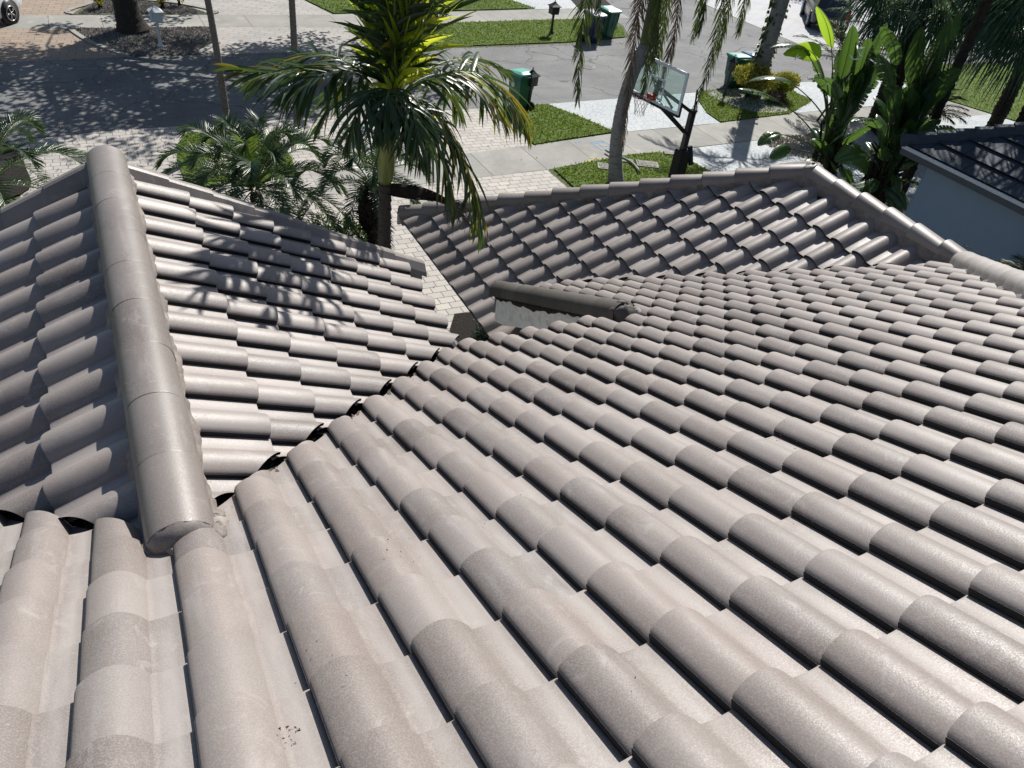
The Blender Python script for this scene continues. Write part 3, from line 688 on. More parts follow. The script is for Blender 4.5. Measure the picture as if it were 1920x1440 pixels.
# ------------------------------------------------------------------ plant helpers
def bez(P, t):
    P = [Vector(p_) for p_ in P]
    while len(P) > 1: P = [a.lerp(b, t) for a, b in zip(P[:-1], P[1:])]
    return P[0]
Z = Vector((0, 0, 1))
def leaflet(mb, p, d, wdir, L, w, droop, seg=4, fold=.35, curl=0, mi=0, rnd=None, tipw=.08):
    """a folded blade that starts at p, heads along d and sags under its weight"""
    V = []; F = []; d = d.normalized(); wdir = (wdir-d*wdir.dot(d)); 
    if wdir.length < 1e-4: wdir = d.orthogonal()
    wdir.normalize(); up = wdir.cross(d)
    q = p.copy(); dir_ = d.copy(); st = L/seg
    for i in range(seg+1):
        t = i/seg
        ww = w*(math.sin(math.pi*min(1, (t*.82+.14)))**.7)*(1-(t**5)) + w*tipw*(1-t)
        nrm = wdir.cross(dir_).normalized()
        if nrm.z < 0: nrm = -nrm
        V += [q-wdir*ww*.5+nrm*ww*fold*.5, q, q+wdir*ww*.5+nrm*ww*fold*.5]
        dir_ = (dir_ + Vector((0, 0, -droop/seg)) + wdir*curl/seg).normalized(); q = q+dir_*st
    for i in range(seg):
        a = i*3; F += [(a, a+1, a+4, a+3), (a+1, a+2, a+5, a+4)]
    mb.add(V, F, rnd, mi, True)
def frond(P, name, parent, mats, n=26, L=.5, w=.04, droop=.6, start=.18, vee=.25, ang0=1.15, ang1=.35, rad=.012, jitter=.12, seg=4, fold=.4, prof=None, side_skew=0, mipick=None, droopv=0, label=None):
    """pinnate frond along a bezier; material 0 rachis, the rest leaf materials"""
    mb = MB(); pts = [bez(P, i/14) for i in range(15)]
    mb.tube(pts, [rad*(1-.85*i/14) for i in range(15)], 6, 0)
    for i in range(n):
        t = start+(1-start)*(i+.5)/n; p = bez(P, t); T = (bez(P, min(1, t+.02))-bez(P, t-.02)).normalized()
        S = T.cross(Z)
        S = S.normalized() if S.length > .05 else Vector((1, 0, 0)); U = S.cross(T).normalized()
        if U.z < 0: U = -U
        k = (t-start)/(1-start)
        pr_ = (math.sin(math.pi*(.16+.80*k))**.55) if prof is None else prof(k)
        ang = ang0*(1-k)+ang1*k
        for sd in (-1, 1):
            if random.random() < .03: continue
            a = ang+random.gauss(0, jitter)
            d = T*math.cos(a)+S*sd*math.sin(a)+U*(vee+random.gauss(0, jitter))
            mi = 1 if mipick is None else mipick(k, sd)
            leaflet(mb, p, d, T, L*pr_*random.uniform(.88, 1.06), w*random.uniform(.85, 1.1), droop*random.uniform(.75, 1.3)+droopv*k, seg, fold, random.gauss(0, .05), mi, None)
    return mb.build(name, mats, parent, label=label)
def trunk(name, parent, pts, r0, r1, mat, ring=.0, ringn=30, n=14, flare=.0, steps=60, bump=.0):
    mb = MB(); P = []; R_ = []
    for i in range(steps+1):
        t = i/steps; P.append(bez(pts, t)); r = r0+(r1-r0)*t + flare*math.exp(-t*14)
        k = (t*ringn) % 1; r += ring*(1-k)**2*(1 if ring else 0) + random.uniform(-1, 1)*bump; R_.append(r)
    mb.tube(P, R_, n); return mb.build(name, mat, parent)

# ------------------------------------------------------------------ the near palm
YP = 5.4
pb = at(722, 345, YP)
palm = thing('manila_palm', 'large yellow green shafted palm rising between the two roofs, tallest in the middle', 'palm', (pb.x+.02, YP, ZG))
trunk('trunk', palm, [(pb.x+.02, YP, ZG), (pb.x-.02, YP, -3.3), (pb.x, YP, pb.z)], .10, .07, noisy('ringed_fibre_trunk', [(.03, .025, .022), (.10, .088, .078), (.05, .042, .036)], 7, .95, 1, .02, obj_scale=(1, 1, 5)), .014, 40, flare=.06, steps=230)
sh = MB(); P = []; R_ = []
top_ = at(733, 190, YP)
for i in range(15):
    t = i/14; P.append(pb.lerp(top_, t)); R_.append([.06, .085, .096, .098, .096, .092, .088, .083, .078, .072, .066, .06, .055, .05, .045][i])
sh.tube(P, R_, 14); sh.build('crownshaft', M_shaft, palm)
c0 = pb.lerp(top_, .92)
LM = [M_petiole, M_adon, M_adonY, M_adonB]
def px(x, y, dy=0): return at(x, y, YP+dy)
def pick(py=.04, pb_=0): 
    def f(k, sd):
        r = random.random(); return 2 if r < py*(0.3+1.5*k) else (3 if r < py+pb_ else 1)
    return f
FR = [  # control points (pixel x, y, depth offset), n, L, w, droop, yellow, backlit, vee
 ([(640, 110, .2), (545, 150, .1), (440, 130, .3)], 30, .62, .062, .45, .10, 0, .05),
 ([(760, 20, .5), (830, -120, .5), (900, -200, .2)], 30, .72, .07, .5, .02, .35, .2),  # high fronds, mostly above the view, added for their shadow on the gable
 ([(740, 20, .5), (780, -130, .6), (860, -230, .5)], 30, .72, .07, .5, .02, .6, .2),
 ([(730, 20, .3), (690, -140, .3), (600, -210, .2)], 30, .72, .07, .5, .02, .1, .2),
 ([(750, 10, .4), (770, -120, .0), (800, -190, -.9)], 30, .72, .07, .5, .02, .5, .2),
 ([(640, 60, .9), (560, 90, 1.2), (470, 160, 1.3)], 26, .60, .06, .7, .08, 0, .15),
 ([(700, 60, .3), (665, -50, .4), (640, -150, .5)], 32, .72, .065, .25, .02, .7, .3),
 ([(725, 60, .1), (690, -30, .0), (640, -90, .0)], 26, .66, .065, .25, .02, .5, .2),
 ([(765, 60, -.05), (790, -40, -.1), (790, -170, -.1)], 34, .74, .07, .2, .02, .95, .3),
 ([(750, 60, .0), (735, -40, .1), (715, -150, .1)], 34, .74, .07, .2, .02, .95, .3),
 ([(790, 70, .5), (850, -10, .7), (930, -120, .9)], 34, .72, .07, .25, .02, .45, .3),
 ([(780, 60, -.1), (840, -30, -.1), (910, -130, -.1)], 26, .70, .07, .35, .02, .5, .25),
 ([(800, 100, .6), (880, 90, .9), (950, 140, 1.1)], 28, .62, .06, .8, .10, 0, .15),
 ([(820, 100, -.2), (950, 110, .0), (985, 245, .15)], 36, .78, .065, 1.0, .18, 0, .1),
 ([(810, 90, .35), (900, 140, .6), (945, 230, .6)], 32, .72, .06, .9, .22, 0, .1),
 ([(790, 150, -.45), (880, 230, -.4), (900, 450, -.35)], 40, .74, .065, 1.0, .14, 0, .0),
 ([(765, 180, -.6), (830, 240, -.8), (850, 400, -.75)], 34, .70, .065, 1.1, .06, 0, .05),
 ([(745, -60, -.1), (745, -300, -.5), (735, -400, -1.5)], 34, .75, .07, .8, .02, 0, .1),  # unseen fronds arching above the view, added to shade the left gable
 ([(755, -60, .0), (800, -300, -.4), (860, -420, -1.4)], 34, .75, .07, .8, .02, 0, .1),
 ([(745, -60, -.1), (760, -300, -.3), (780, -470, -1.1)], 34, .75, .07, .8, .02, 0, .1),
 ([(765, -60, -.1), (850, -280, -.3), (950, -430, -1.0)], 34, .75, .07, .8, .02, 0, .1),
 ([(735, 130, -.6), (725, 180, -.8), (715, 250, -.8)], 22, .5, .06, 1.1, .0, 0, .05),
 ([(745, 140, -.5), (760, 190, -.7), (755, 265, -.75)], 22, .5, .06, 1.1, .0, 0, .05),
 ([(700, 130, -.5), (670, 180, -.7), (655, 270, -.7)], 24, .55, .055, 1.1, .03, 0, .05),
 ([(760, 150, -.6), (785, 210, -.9), (785, 300, -.9)], 24, .55, .055, 1.1, .03, 0, .05),
 ([(680, 110, .2), (610, 110, -.2), (540, 190, -.2)], 32, .70, .06, .8, .05, 0, .1),
 ([(670, 120, .8), (640, 160, 1.2), (600, 240, 1.2)], 26, .60, .06, .9, .03, 0, .1),
 ([(790, 110, 1.0), (830, 140, 1.3), (860, 220, 1.4)], 26, .62, .06, .9, .06, 0, .1),
]
for (cps, n, L, w, dr, yy, bb, ve) in FR:
    P = [c0+Vector((random.uniform(-.02, .02), random.uniform(-.02, .02), 0))] + [px(*c) for c in cps]
    frond(P, 'frond', palm, LM, int(n*.85), L*1.05, w*.80, dr, .07 if cps[-1][1] < 0 else .20, ve, .85 if cps[-1][1] < 0 else 1.15, .22, .016, .20, 5, .45, mipick=pick(yy, bb))
# hanging dead sheath and its dry flower stalks
ds = MB(); A_ = px(722, 348, -.02); Bq = [A_, px(790, 340, -.15), px(838, 378, -.25)]
V = []; F = []
for i in range(13):
    t = i/12; p = bez(Bq, t); ww = .15*math.sin(math.pi*(t*.75+.2))*(1.0-.35*t)
    for k in range(7):
        a = (k/6-.5)*2.4; V.append(p+Vector((0, math.sin(a)*ww*.8, -ww*1.25*(1-math.cos(a))-ww*.2+ww*.9*math.sin(a)*0))+Vector((0, 0, -.05*math.sin(k))))
for i in range(12):
    for k in range(6): F.append((i*7+k, i*7+k+1, (i+1)*7+k+1, (i+1)*7+k))
ds.add(V, F, .5)
ds.build('dead_sheath', M_trunkdark, palm)
fl = MB()
for i in range(46):
    a = px(838, 378, -.25); b = px(random.uniform(835, 890), random.uniform(385, 425), -.3+random.uniform(-.15, .15)); m_ = a.lerp(b, .5)+Vector((random.uniform(-.04, .04), 0, random.uniform(.02, .06)))
    fl.tube([a, m_, b, b+Vector((random.uniform(-.03, .05), 0, -random.uniform(.03, .16)))], [.005, .004, .003, .002], 4)
fl.build('dry_flower_stalk', M_queenD, palm)

# ------------------------------------------------------------------ date palms
def date_palm(c, base, nf, R, label, tr, stub=0, seedv=1, LL=.26, el=(-.35, 1.25), n=46):
    random.seed(seedv)
    t = thing('pygmy_date_palm', label, 'palm', (base[0], base[1], ZG), group='feathery date palms by the paved drive')
    c = Vector(c)
    trunk('trunk', t, [(base[0], base[1], ZG), c-Vector((0, 0, .1))], tr, tr*.9, M_trunkdark, .01, 40, bump=.012, steps=120)
    if stub:
        mb = MB(); mb.tube([c-Z*stub, c-Z*stub*.8, c-Z*stub*.45, c-Z*.1, c], [tr*1.1, tr*2.0, tr*2.1, tr*1.7, tr*.8], 14)
        for i in range(420):
            a = random.uniform(0, 6.28); h = random.uniform(-stub, .05); k = math.sin(math.pi*min(1, max(.05, (h+stub)/stub*.9+.08))); r = tr*1.3+.10*k
            p = c+Vector((math.cos(a)*r*.8, math.sin(a)*r*.8, h)); d = Vector((math.cos(a), math.sin(a), random.uniform(.1, .9)))
            leaflet(mb, p, d, Z.cross(d), random.uniform(.08, .2), .03, .3, 2, .3)
        mb.build('leaf_base', M_trunkdark, t)
    for i in range(nf):
        k = i/nf; a = i*2.39996+random.uniform(-.2, .2); e = el[0]+(el[1]-el[0])*(k**.8)
        Lf = R*random.uniform(.85, 1.1)*(1-.25*max(0, e-.8))
        d = Vector((math.cos(a)*math.cos(e), math.sin(a)*math.cos(e), math.sin(e)))
        P = [c+d*.05, c+d*Lf*.5+Z*.22*R, c+d*Lf*.95-Z*(.10*R), c+d*Lf*1.05-Z*(.42*R*(1.2-.5*k))]
        frond(P, 'frond', t, [M_petiole, M_phoenix, M_hedge], n, LL*R/1.3, .017, .35, .12, .45, 1.0, .45, .011, .08, 3, .5,
              prof=lambda q: (math.sin(math.pi*(.12+.8*q))**.5), mipick=(lambda k_, s_: 2) if (k > .97) else None)
    return t
c1 = at(478, 352, 9.2); date_palm(c1, (c1.x+.1, 9.2), 50, 1.45, 'bright feathery date palm standing in front of the near lawn island', .10, 0, 11, n=50, el=(-.75, 1.25))
c2 = at(695, 345, 8.6); date_palm(c2, (c2.x+.1, 8.6), 24, 1.2, 'date palm with a shaggy dark stump, just left behind the large palm', .10, .85, 12)
c3 = at(-25, 350, 10.5); date_palm(c3, (c3.x, 10.5), 26, 1.55, 'date palm cut off by the left edge of the view', .10, 0, 13)
random.seed(21)
def shrub(name, c, r, n, leaf, w, mat, label, cat='bush', group=None, squash=.8, mats=None, stems=True, root=None, woody=M_bark):
    t = thing(name, label, cat, (c[0], c[1], root if root is not None else ZG), group) if label else None
    mb = MB(); c = Vector(c); lumps_ = [(c+Vector((random.gauss(0, r*.42), random.gauss(0, r*.42), random.uniform(-.1, .42)*r*squash)), r*random.uniform(.4, .62)) for _ in range(9)]
    for i in range(n):
        lc, lr = random.choice(lumps_); d = Vector((random.gauss(0, 1), random.gauss(0, 1), random.gauss(.25, 1))).normalized()
        p = lc+Vector((d.x, d.y, d.z*squash))*lr*random.uniform(.72, 1.08)
        if p.z < ZG+.03: continue
        leaflet(mb, p, (d+Vector((random.gauss(0, .5), random.gauss(0, .5), random.gauss(.2, .4)))), d.orthogonal(), leaf*random.uniform(.6, 1.2), w, .3, 2, .3)
    mb.build('foliage', mat, t)
    if stems:
        sb = MB()
        for i in range(10):
            lc, lr = random.choice(lumps_); sb.tube([(c.x+random.uniform(-.08, .08), c.y+random.uniform(-.08, .08), ZG), (c+lc)/2-Z*.1, lc], [.02, .014, .008], 5)
        sb.build('stem', woody, t)
    return t
h_ = at(640, 410, 7.4)
shrub('hedge_bush', (2.05, 8.1, -4.15), 1.05, 7500, .07, .035, M_hedge, 'round green hedge bush under the feathery palms beside the walkway', root=ZG, squash=1.0)
shrub('hedge_bush', (0.7, 7.0, -4.5), .9, 3500, .07, .035, M_hedge, 'green hedge bush right behind the left gable', root=ZG, squash=.9)
shrub('hedge_bush', (2.35, 3.2, -4.6), .5, 1800, .07, .035, M_hedge, 'dark hedge bush in the shaded gap between the roofs', squash=1.0)

# ------------------------------------------------------------------ slim ringed palms, one behind each other along the near lawn
def slim_palm(label, b, lean_top, r, crown_el, sd):
    random.seed(sd)
    t = thing('slim_palm', label, 'palm', (b[0], b[1], ZG), group='slim ringed palms in the lawn island')
    top = Vector(lean_top)
    trunk('trunk', t, [(b[0], b[1], ZG), ((b[0]*2+top.x)/3+.1, (b[1]*2+top.y)/3, ZG+2.4), top], r, r*.75, M_trunk, .008, 62, flare=.05, steps=250)
    for i in range(11):
        a = i*2.4; e = -.1+1.1*(i/11); d = Vector((math.cos(a)*math.cos(e), math.sin(a)*math.cos(e), math.sin(e)))
        frond([top, top+d*.8+Z*.4, top+d*1.5-Z*.2], 'frond', t, [M_petiole, M_adon], 18, .5, .045, .6, .15, .2, 1.05, .3, .014, .1, 3)
    return t
b1 = gp(430, 266); b2 = gp(558, 262)
tp1 = at(413, 60, b1.y+.05); d1 = (tp1-b1); slim_palm('leaning slim palm trunk, leftmost of the pair beyond the left gable', b1, b1+d1*1.55+Vector((-.35, .1, .6)), .085, 0, 31)
slim_palm('straight slim ringed palm trunk left of the large palm', b2, (b2.x+.05, b2.y-.1, ZG+5.6), .085, 0, 32)

# ------------------------------------------------------------------ big street tree with dark trunk
random.seed(5)
tb = gp(250, 58)
tree = thing('shade_tree', 'dark trunked shade tree behind the white mailbox', 'tree', (tb.x, tb.y, ZG))
trunk('trunk', tree, [(tb.x, tb.y, ZG), (tb.x-.25, tb.y+.1, ZG+1.4), (tb.x+.25, tb.y+.1, ZG+3.2)], .42, .30, M_bark, .0, 10, flare=.16, bump=.012)
lb = MB(); fork = Vector((tb.x+.25, tb.y+.1, ZG+3.1)); ends = []
for i in range(11):
    a = i*2.4; d = Vector((math.cos(a), math.sin(a), 0)); e = fork+Vector((4.2, -.6, 3.0))+Vector((d.x*4.4, d.y*3.2, random.uniform(-1.2, 1.8))); ends.append(e)
    m_ = fork.lerp(e, .5)+Z*.7; lb.tube([fork-Z*.1, m_, e], [.16, .10, .04], 7)
    for k in range(3):
        e2 = e+Vector((random.gauss(0, 1.2), random.gauss(0, 1.2), random.gauss(0, .7))); ends.append(e2); lb.tube([m_.lerp(e, .3), (m_+e2)/2+Z*.3, e2], [.06, .04, .015], 5)
lb.build('limb', M_bark, tree)
cr = MB()
cen = fork+Vector((4.6, -.7, 3.3))
def in_keep(p):
    return True
cl = [e for e in ends]+[cen+Vector((random.gauss(.6, 3.3), random.gauss(0, 2.1), random.gauss(0, 1.1))) for _ in range(74)]
for c_ in cl:
    rr = random.uniform(.65, 1.1)
    for k in range(200):
        d = Vector((random.gauss(0, 1), random.gauss(0, 1), random.gauss(0, .7))).normalized(); p = c_+d*rr*random.uniform(.35, 1.0)
        if p.z < ZG+2.9: continue
        leaflet(cr, p, Vector((random.gauss(0, 1), random.gauss(0, 1), random.gauss(0, .5))), Vector((random.gauss(0, 1), random.gauss(0, 1), .1)), .19, .11, .2, 2, .2)
cr.build('crown', M_tree, tree)

# ------------------------------------------------------------------ queen palm beside the hoop
random.seed(6)
qb = gp(1155, 347)
qp = thing('queen_palm', 'thick gray palm trunk with long drooping fronds left of the basketball hoop', 'palm', (qb.x, qb.y, ZG))
qt = Vector((qb.x+.02, qb.y+.02, -.05))
trunk('trunk', qp, [(qb.x, qb.y, ZG), (qb.x-.60, qb.y, ZG+2.0), (qb.x+.05, qb.y, -1.7)], .165, .145, M_trunkpale, .006, 26, n=18, flare=.07, steps=130, bump=.004)
trunk('crownshaft', qp, [(qb.x+.05, qb.y, -1.72), qt], .16, .11, M_petdark, 0, 1, steps=14)
def qf(cps, n=60, L=.5, mat=M_queen, droop=1.6, w=.022, lab=None):
    P = [qt]+[at(x, y, qb.y+dy) for (x, y, dy) in cps]
    frond(P, 'frond', qp, [M_petdark if mat is M_queen else M_queenD, mat], int(n*1.5), L*1.2, w*1.15, droop*.62, .22, .0, .95, .35, .02, .22, 4, .4, prof=lambda q: (math.sin(math.pi*(.14+.78*q))**.5), droopv=.4, label=lab)
qf([(1150, -150, -.6), (1085, -80, -.6), (1090, 60, -.6), (1084, 185, -.6)], 70, .50)
qf([(1160, -180, .6), (1110, -120, .5), (1120, 0, .4), (1125, 70, .4)], 60, .42)
qf([(1235, -140, -.7), (1235, -40, -.8), (1222, 70, -.75), (1205, 175, -.7)], 70, .34)
qf([(1215, -100, -.5), (1195, 20, -.5), (1180, 110, -.45), (1168, 275, -.4)], 70, .38, M_queenD, lab='brown dead frond hanging against the trunk')
qf([(1280, -120, .0), (1285, 0, .0), (1262, 110, .0), (1225, 190, .0)], 64, .36, M_queenD, lab='brown dead frond behind the backboard')
qf([(1260, -120, .5), (1262, -20, .6), (1240, 70, .7), (1225, 150, .7)], 60, .42)
qf([(1330, -190, -.4), (1385, -130, -.4), (1365, 60, -.35), (1302, 205, -.3)], 76, .46)
qf([(1330, -170, .8), (1400, -120, 1.0), (1375, 0, 1.0), (1345, 95, 1.0)], 64, .45)
qf([(1240, -100, -.9), (1250, -60, -1.0), (1235, 20, -1.0), (1225, 110, -.95)], 70, .45)
qf([(1420, -180, .3), (1420, -130, .3), (1400, 0, .3), (1385, 60, .3)], 60, .42)
qf([(1340, -190, -.9), (1350, -130, -1.1), (1330, -20, -1.1), (1310, 60, -1.1)], 60, .38)
qf([(1290, -200, .4), (1330, -160, .4), (1330, -40, .5), (1300, 70, .5)], 60, .40)
qf([(1180, -200, 1.4), (1180, -190, 2.2), (1160, -60, 2.6)], 50, .45)
qf([(1250, -220, -1.4), (1255, -200, -2.2), (1240, -120, -2.6)], 50, .45)

# ------------------------------------------------------------------ royal palm trunk with vine and crotons
random.seed(8)
rb_ = gp(1412, 178)
ryl = thing('royal_palm', 'smooth pale gray palm trunk rising from the croton bushes with a vine', 'palm', (rb_.x, rb_.y, ZG))
rtop = Vector((rb_.x+.03, rb_.y+.02, ZG+6.5))
trunk('trunk', ryl, [(rb_.x, rb_.y, ZG), (rb_.x+.02, rb_.y, ZG+3), rtop], .27, .24, M_trunkpale, .003, 22, n=20, flare=.05, steps=90)
vn = MB()
for i in range(230):
    sd_ = 1 if random.random() < .55 else -1; h = random.uniform(1.0, 3.4) if sd_ < 0 else random.uniform(.7, 3.4)
    a = (.15 if sd_ > 0 else math.pi-.1)+random.gauss(0, .35); p = Vector((rb_.x+math.cos(a)*.30, rb_.y+math.sin(a)*.3, ZG+h)); d = Vector((math.cos(a)*.6, math.sin(a)*.4, random.gauss(-.6, .4)))
    leaflet(vn, p, d, Vector((random.gauss(0, 1), random.gauss(0, 1), .3)), random.uniform(.10, .17), .10, .6, 2, .2)
vn.build('vine', M_queen, ryl)
for i in range(12):
    a = i*2.4; e = .0+1.0*(i/12); d = Vector((math.cos(a)*math.cos(e), math.sin(a)*math.cos(e), math.sin(e)))
    frond([rtop, rtop+d*1.6+Z*.8, rtop+d*3.0-Z*.4], 'frond', ryl, [M_petiole, M_queen], 34, .6, .04, .8, .15, .1, 1.0, .3, .03, .15, 3)
shrub('croton_bush', (rb_.x-.55, rb_.y-.25, ZG+.60), .72, 4200, .12, .045, M_croton, 'bright yellow green croton bush left of the smooth gray trunk', 'bush', 'croton bushes')
shrub('croton_bush', (rb_.x+.75, rb_.y-.55, ZG+.50), .62, 2800, .12, .045, M_croton, 'yellow green croton bush right of the smooth gray trunk', 'bush', 'croton bushes')
shrub('small_shrub', (rb_.x+.15, rb_.y-.95, ZG+.22), .32, 900, .12, .03, M_queenD, 'low rusty shrub at the foot of the crotons', 'bush')

# ------------------------------------------------------------------ giant bird of paradise clumps
def paddle(mb, base, P, L, w, tears, mi, rnd=None):
    """petiole along P then a paddle blade continuing the last direction with droop"""
    N = 16; pts = [bez(P, i/20) for i in range(21)]; mb.tube(pts, [.028-.018*i/20 for i in range(21)], 6, 0)
    p = pts[-1]; d = (pts[-1]-pts[-3]).normalized(); S = d.cross(Z)
    S = S.normalized() if S.length > .1 else Vector((1, 0, 0)); roll = random.gauss(0, .5)
    U = S.cross(d).normalized(); S = (S*math.cos(roll)+U*math.sin(roll)).normalized(); dr = random.uniform(.25, 1.3)
    cur = p.copy(); row = []
    for i in range(N+1):
        t = i/N; ww = w*.5*math.sin(math.pi*(t**.85)*.97+.03)**.62 if t < 1 else .01
        U = S.cross(d).normalized()
        if U.z < 0: U = -U
        row.append((cur.copy(), S.copy(), U.copy(), ww)); d = (d+Vector((0, 0, -dr/N))).normalized(); S = (S-d*S.dot(d)).normalized(); cur = cur+d*(L/N)
    mb.tube([r[0]-r[2]*.004 for r in row], [.010*(1-.8*i/N) for i in range(N+1)], 5, 0)
    rn = random.random() if rnd is None else rnd
    for sd in (-1, 1):
        off = 0.
        for i in range(N):
            a, b = row[i], row[i+1]
            if random.random() < tears: off = random.uniform(-.22, .12)
            sag = random.uniform(0, .06)
            V = []
            for (q, S_, U_, ww) in (a, b):
                for k in range(4):
                    x = k/3; dr_ = U_*(.30*x-.42*x*x)*ww*2 - Z*(sag*x*ww*6*abs(off)+ off*x*x*ww*1.2 if off else 0)
                    V.append(q+S_*sd*x*ww+dr_)
            gap = .10 if off else 0
            V[3] = V[3].lerp(V[7], gap); V[7] = V[7].lerp(V[3], gap)
            mb.add(V, [(k, k+1, 4+k+1, 4+k) for k in range(3)], rn, mi, True)
def bop(label, base, leaves, sd, nstem=14, xtra=16):
    random.seed(sd); t = thing('paddle_plant', label, 'plant', (base[0], base[1], ZG), group='large paddle leaved plants')
    sb = MB()
    for i in range(nstem):
        a = random.uniform(0, 6.28); r = random.uniform(.05, .32); b = Vector((base[0]+math.cos(a)*r, base[1]+math.sin(a)*r, ZG)); e = b+Vector((math.cos(a)*.2, math.sin(a)*.2, random.uniform(.9, 1.9)))
        sb.tube([b, b.lerp(e, .5), e], [.075, .06, .035], 7)
        for k in range(24):
            q = b.lerp(e, random.random()); leaflet(sb, q, Vector((random.gauss(0, .4), random.gauss(0, .4), -1 if random.random() < .6 else .8)), Vector((random.gauss(0, 1), random.gauss(0, 1), 0)), random.uniform(.25, .6), .07, .4, 3, .4)
    sb.build('stem', M_trunkdark, t)
    extra = []
    for i in range(xtra):
        a = random.uniform(0, 6.28); r = random.uniform(.3, 1.25); extra.append(((base[0]+math.cos(a)*r, base[1]+math.sin(a)*r, ZG+random.uniform(1.3, 3.5)-.35*r), random.choice('nnns')))
    for (tip, mode) in list(leaves)+extra:
        mb = MB(); tip = Vector(tip); b = Vector((base[0]+random.uniform(-.2, .2), base[1]+random.uniform(-.2, .2), ZG+random.uniform(.7, 1.3)))
        v = tip-b; L = (1.15+.2*random.random()) if mode != 's' else .75; hz = Vector((v.x, v.y, 0)); ln = hz.length
        e = tip - (hz.normalized() if ln > .05 else Vector((0, 0, 0)))*L*min(.8, ln*.8) - Z*L*(.55 if mode == 'u' else .1)
        P = [b, b+Z*(e.z-b.z)*.6+hz*.12, e]
        paddle(mb, b, P, L, .46 if mode != 's' else .32, .0 if mode in 'uy' else .30, 2 if mode in 'yu' and random.random() < .0 or mode == 'y' else 1)
        mb.build('leaf', [M_petdark, M_bop, M_bopY], t)
    return t
def lv(lst, y, sx=0): return [(at(x+sx, yy, y+dy), m_) for (x, yy, dy, m_) in lst]
Lf1 = lv([(1500, 95, 0, 'n'), (1522, 105, -.1, 'y'), (1545, 78, .1, 'y'), (1575, 90, .2, 'u'), (1440, 180, .1, 'n'), (1465, 145, .3, 'n'), (1478, 250, -.3, 's'), (1500, 280, -.5, 's'), (1570, 250, -.3, 'n'), (1560, 180, -.4, 'n'), (1590, 160, -.2, 'n'), (1520, 160, .5, 'n'), (1600, 120, .3, 'n'), (1550, 300, -.4, 's'), (1600, 215, -.4, 'n'), (1605, 270, -.4, 's')], 10.6, -45)
bop('paddle leaved plant with two bright young leaves, left one of the clump pair', (at(1540, 400, 9.6).x+.5, 10.4), Lf1, 41, 12, 26)
Lf2 = lv([(1620, 110, .2, 'n'), (1660, 95, .1, 'u'), (1700, 110, -.2, 'u'), (1740, 60, .3, 'u'), (1760, 125, 0, 'n'), (1770, 210, -.1, 'n'), (1730, 250, -.3, 'n'), (1640, 210, -.6, 'n'), (1600, 240, -.5, 'n'), (1690, 200, -.4, 'n'), (1770, 280, -.6, 'n'), (1700, 300, -.5, 'n'), (1580, 290, -.5, 'n'), (1660, 280, -.7, 's'), (1620, 160, -.3, 'n'), (1690, 150, .3, 'n'), (1720, 180, -.2, 'n'), (1650, 150, .5, 'n'), (1765, 330, -.8, 'n'), (1782, 318, -1.5, 'n'), (1745, 300, -1.4, 'n'), (1715, 285, -1.2, 'n'), (1755, 250, -1.3, 'n'), (1690, 340, -1.2, 's')], 9.6)
p2 = gp(1655, 400)
bop('tall dense dark paddle leaved plant, right one of the clump pair, beside the neighbouring roof', (at(1640, 380, 9.2).x+.1, 9.3), Lf2, 42, 26, 60)
# white flowers held among the leaves
fb = MB()
for (x, y) in ((1608, 92), (1612, 105), (1640, 118), (1655, 112), (1668, 120), (1600, 112), (1490, 112), (1515, 150)):
    p = at(x, y, 9.8)
    for k in range(4): leaflet(fb, p, Vector((random.gauss(0, 1), random.gauss(0, 1), .7)), Vector((random.gauss(0, 1), random.gauss(0, 1), 0)), .16, .03, .2, 2, .3)
tag(fb.build('flower', M_flower), 'white beak like blossoms held above the dark paddle leaves', 'flowers', kind='stuff')
# ------------------------------------------------------------------ fan palms, upper right
def fan_palm(label, base, top, r, nf, R, sd, els=(-.9, .9), only=None):
    random.seed(sd); t = thing('fan_palm', label, 'palm', (base[0], base[1], ZG), group='fan palms at the upper right')
    top = Vector(top)
    trunk('trunk', t, [(base[0], base[1], ZG), ((base[0]+top.x)/2, (base[1]+top.y)/2, (ZG+top.z)/2), top], r, r*.85, M_trunkdark, .02, 34, n=16, bump=.02, steps=120)
    for i in range(nf):
        a = i*2.39996+random.uniform(-.15, .15); k = i/nf; e = els[0]+(els[1]-els[0])*k
        d = Vector((math.cos(a)*math.cos(e), math.sin(a)*math.cos(e), math.sin(e))); mb = MB()
        hub = top+d*R*.62+Z*.15; mb.tube([top, top+d*R*.35+Z*.14, hub], [.022, .018, .012], 5, 0)
        S = d.cross(Z).normalized(); U = S.cross(d).normalized(); ns = 40
        for q in range(ns):
            th = (q/(ns-1)-.5)*4.3; dd = (d*math.cos(th)+S*math.sin(th)+U*(.15+.1*math.cos(th))).normalized()
            leaflet(mb, hub, dd, d.cross(dd)+dd.cross(U), R*.80*random.uniform(.85, 1.1)*(1-.1*abs(th)), .045, 1.9+random.uniform(-.2, .5), 6, .5, 0, 1)
        mb.build('fan_frond', [M_petdark, M_fan], t)
    return t
fan_palm('thick trunked fan palm with shaggy drooping leaves above the right driveway', (22.4, 14.5), (22.7, 14.8, -.7), .34, 30, 2.5, 51)
fan_palm('fan palm with long hanging leaf tips over the right lawn', (26.4, 13.0), (26.3, 13.0, -.3), .24, 40, 3.0, 52)
fan_palm('fan palm nearest the neighbouring roof at the right edge', (23.2, 10.3), (23.0, 10.4, .2), .22, 40, 3.0, 53)
fan_palm('tall fan palm whose trunk stands behind the neighbouring roof ridge', (24.6, 9.6), (24.6, 9.8, .9), .22, 30, 2.5, 54)
fan_palm('tall slender fan palm whose dark trunk slants past the blue gray wall', (17.7, 9.5), (17.85, 9.6, 2.5), .13, 32, 2.4, 55)
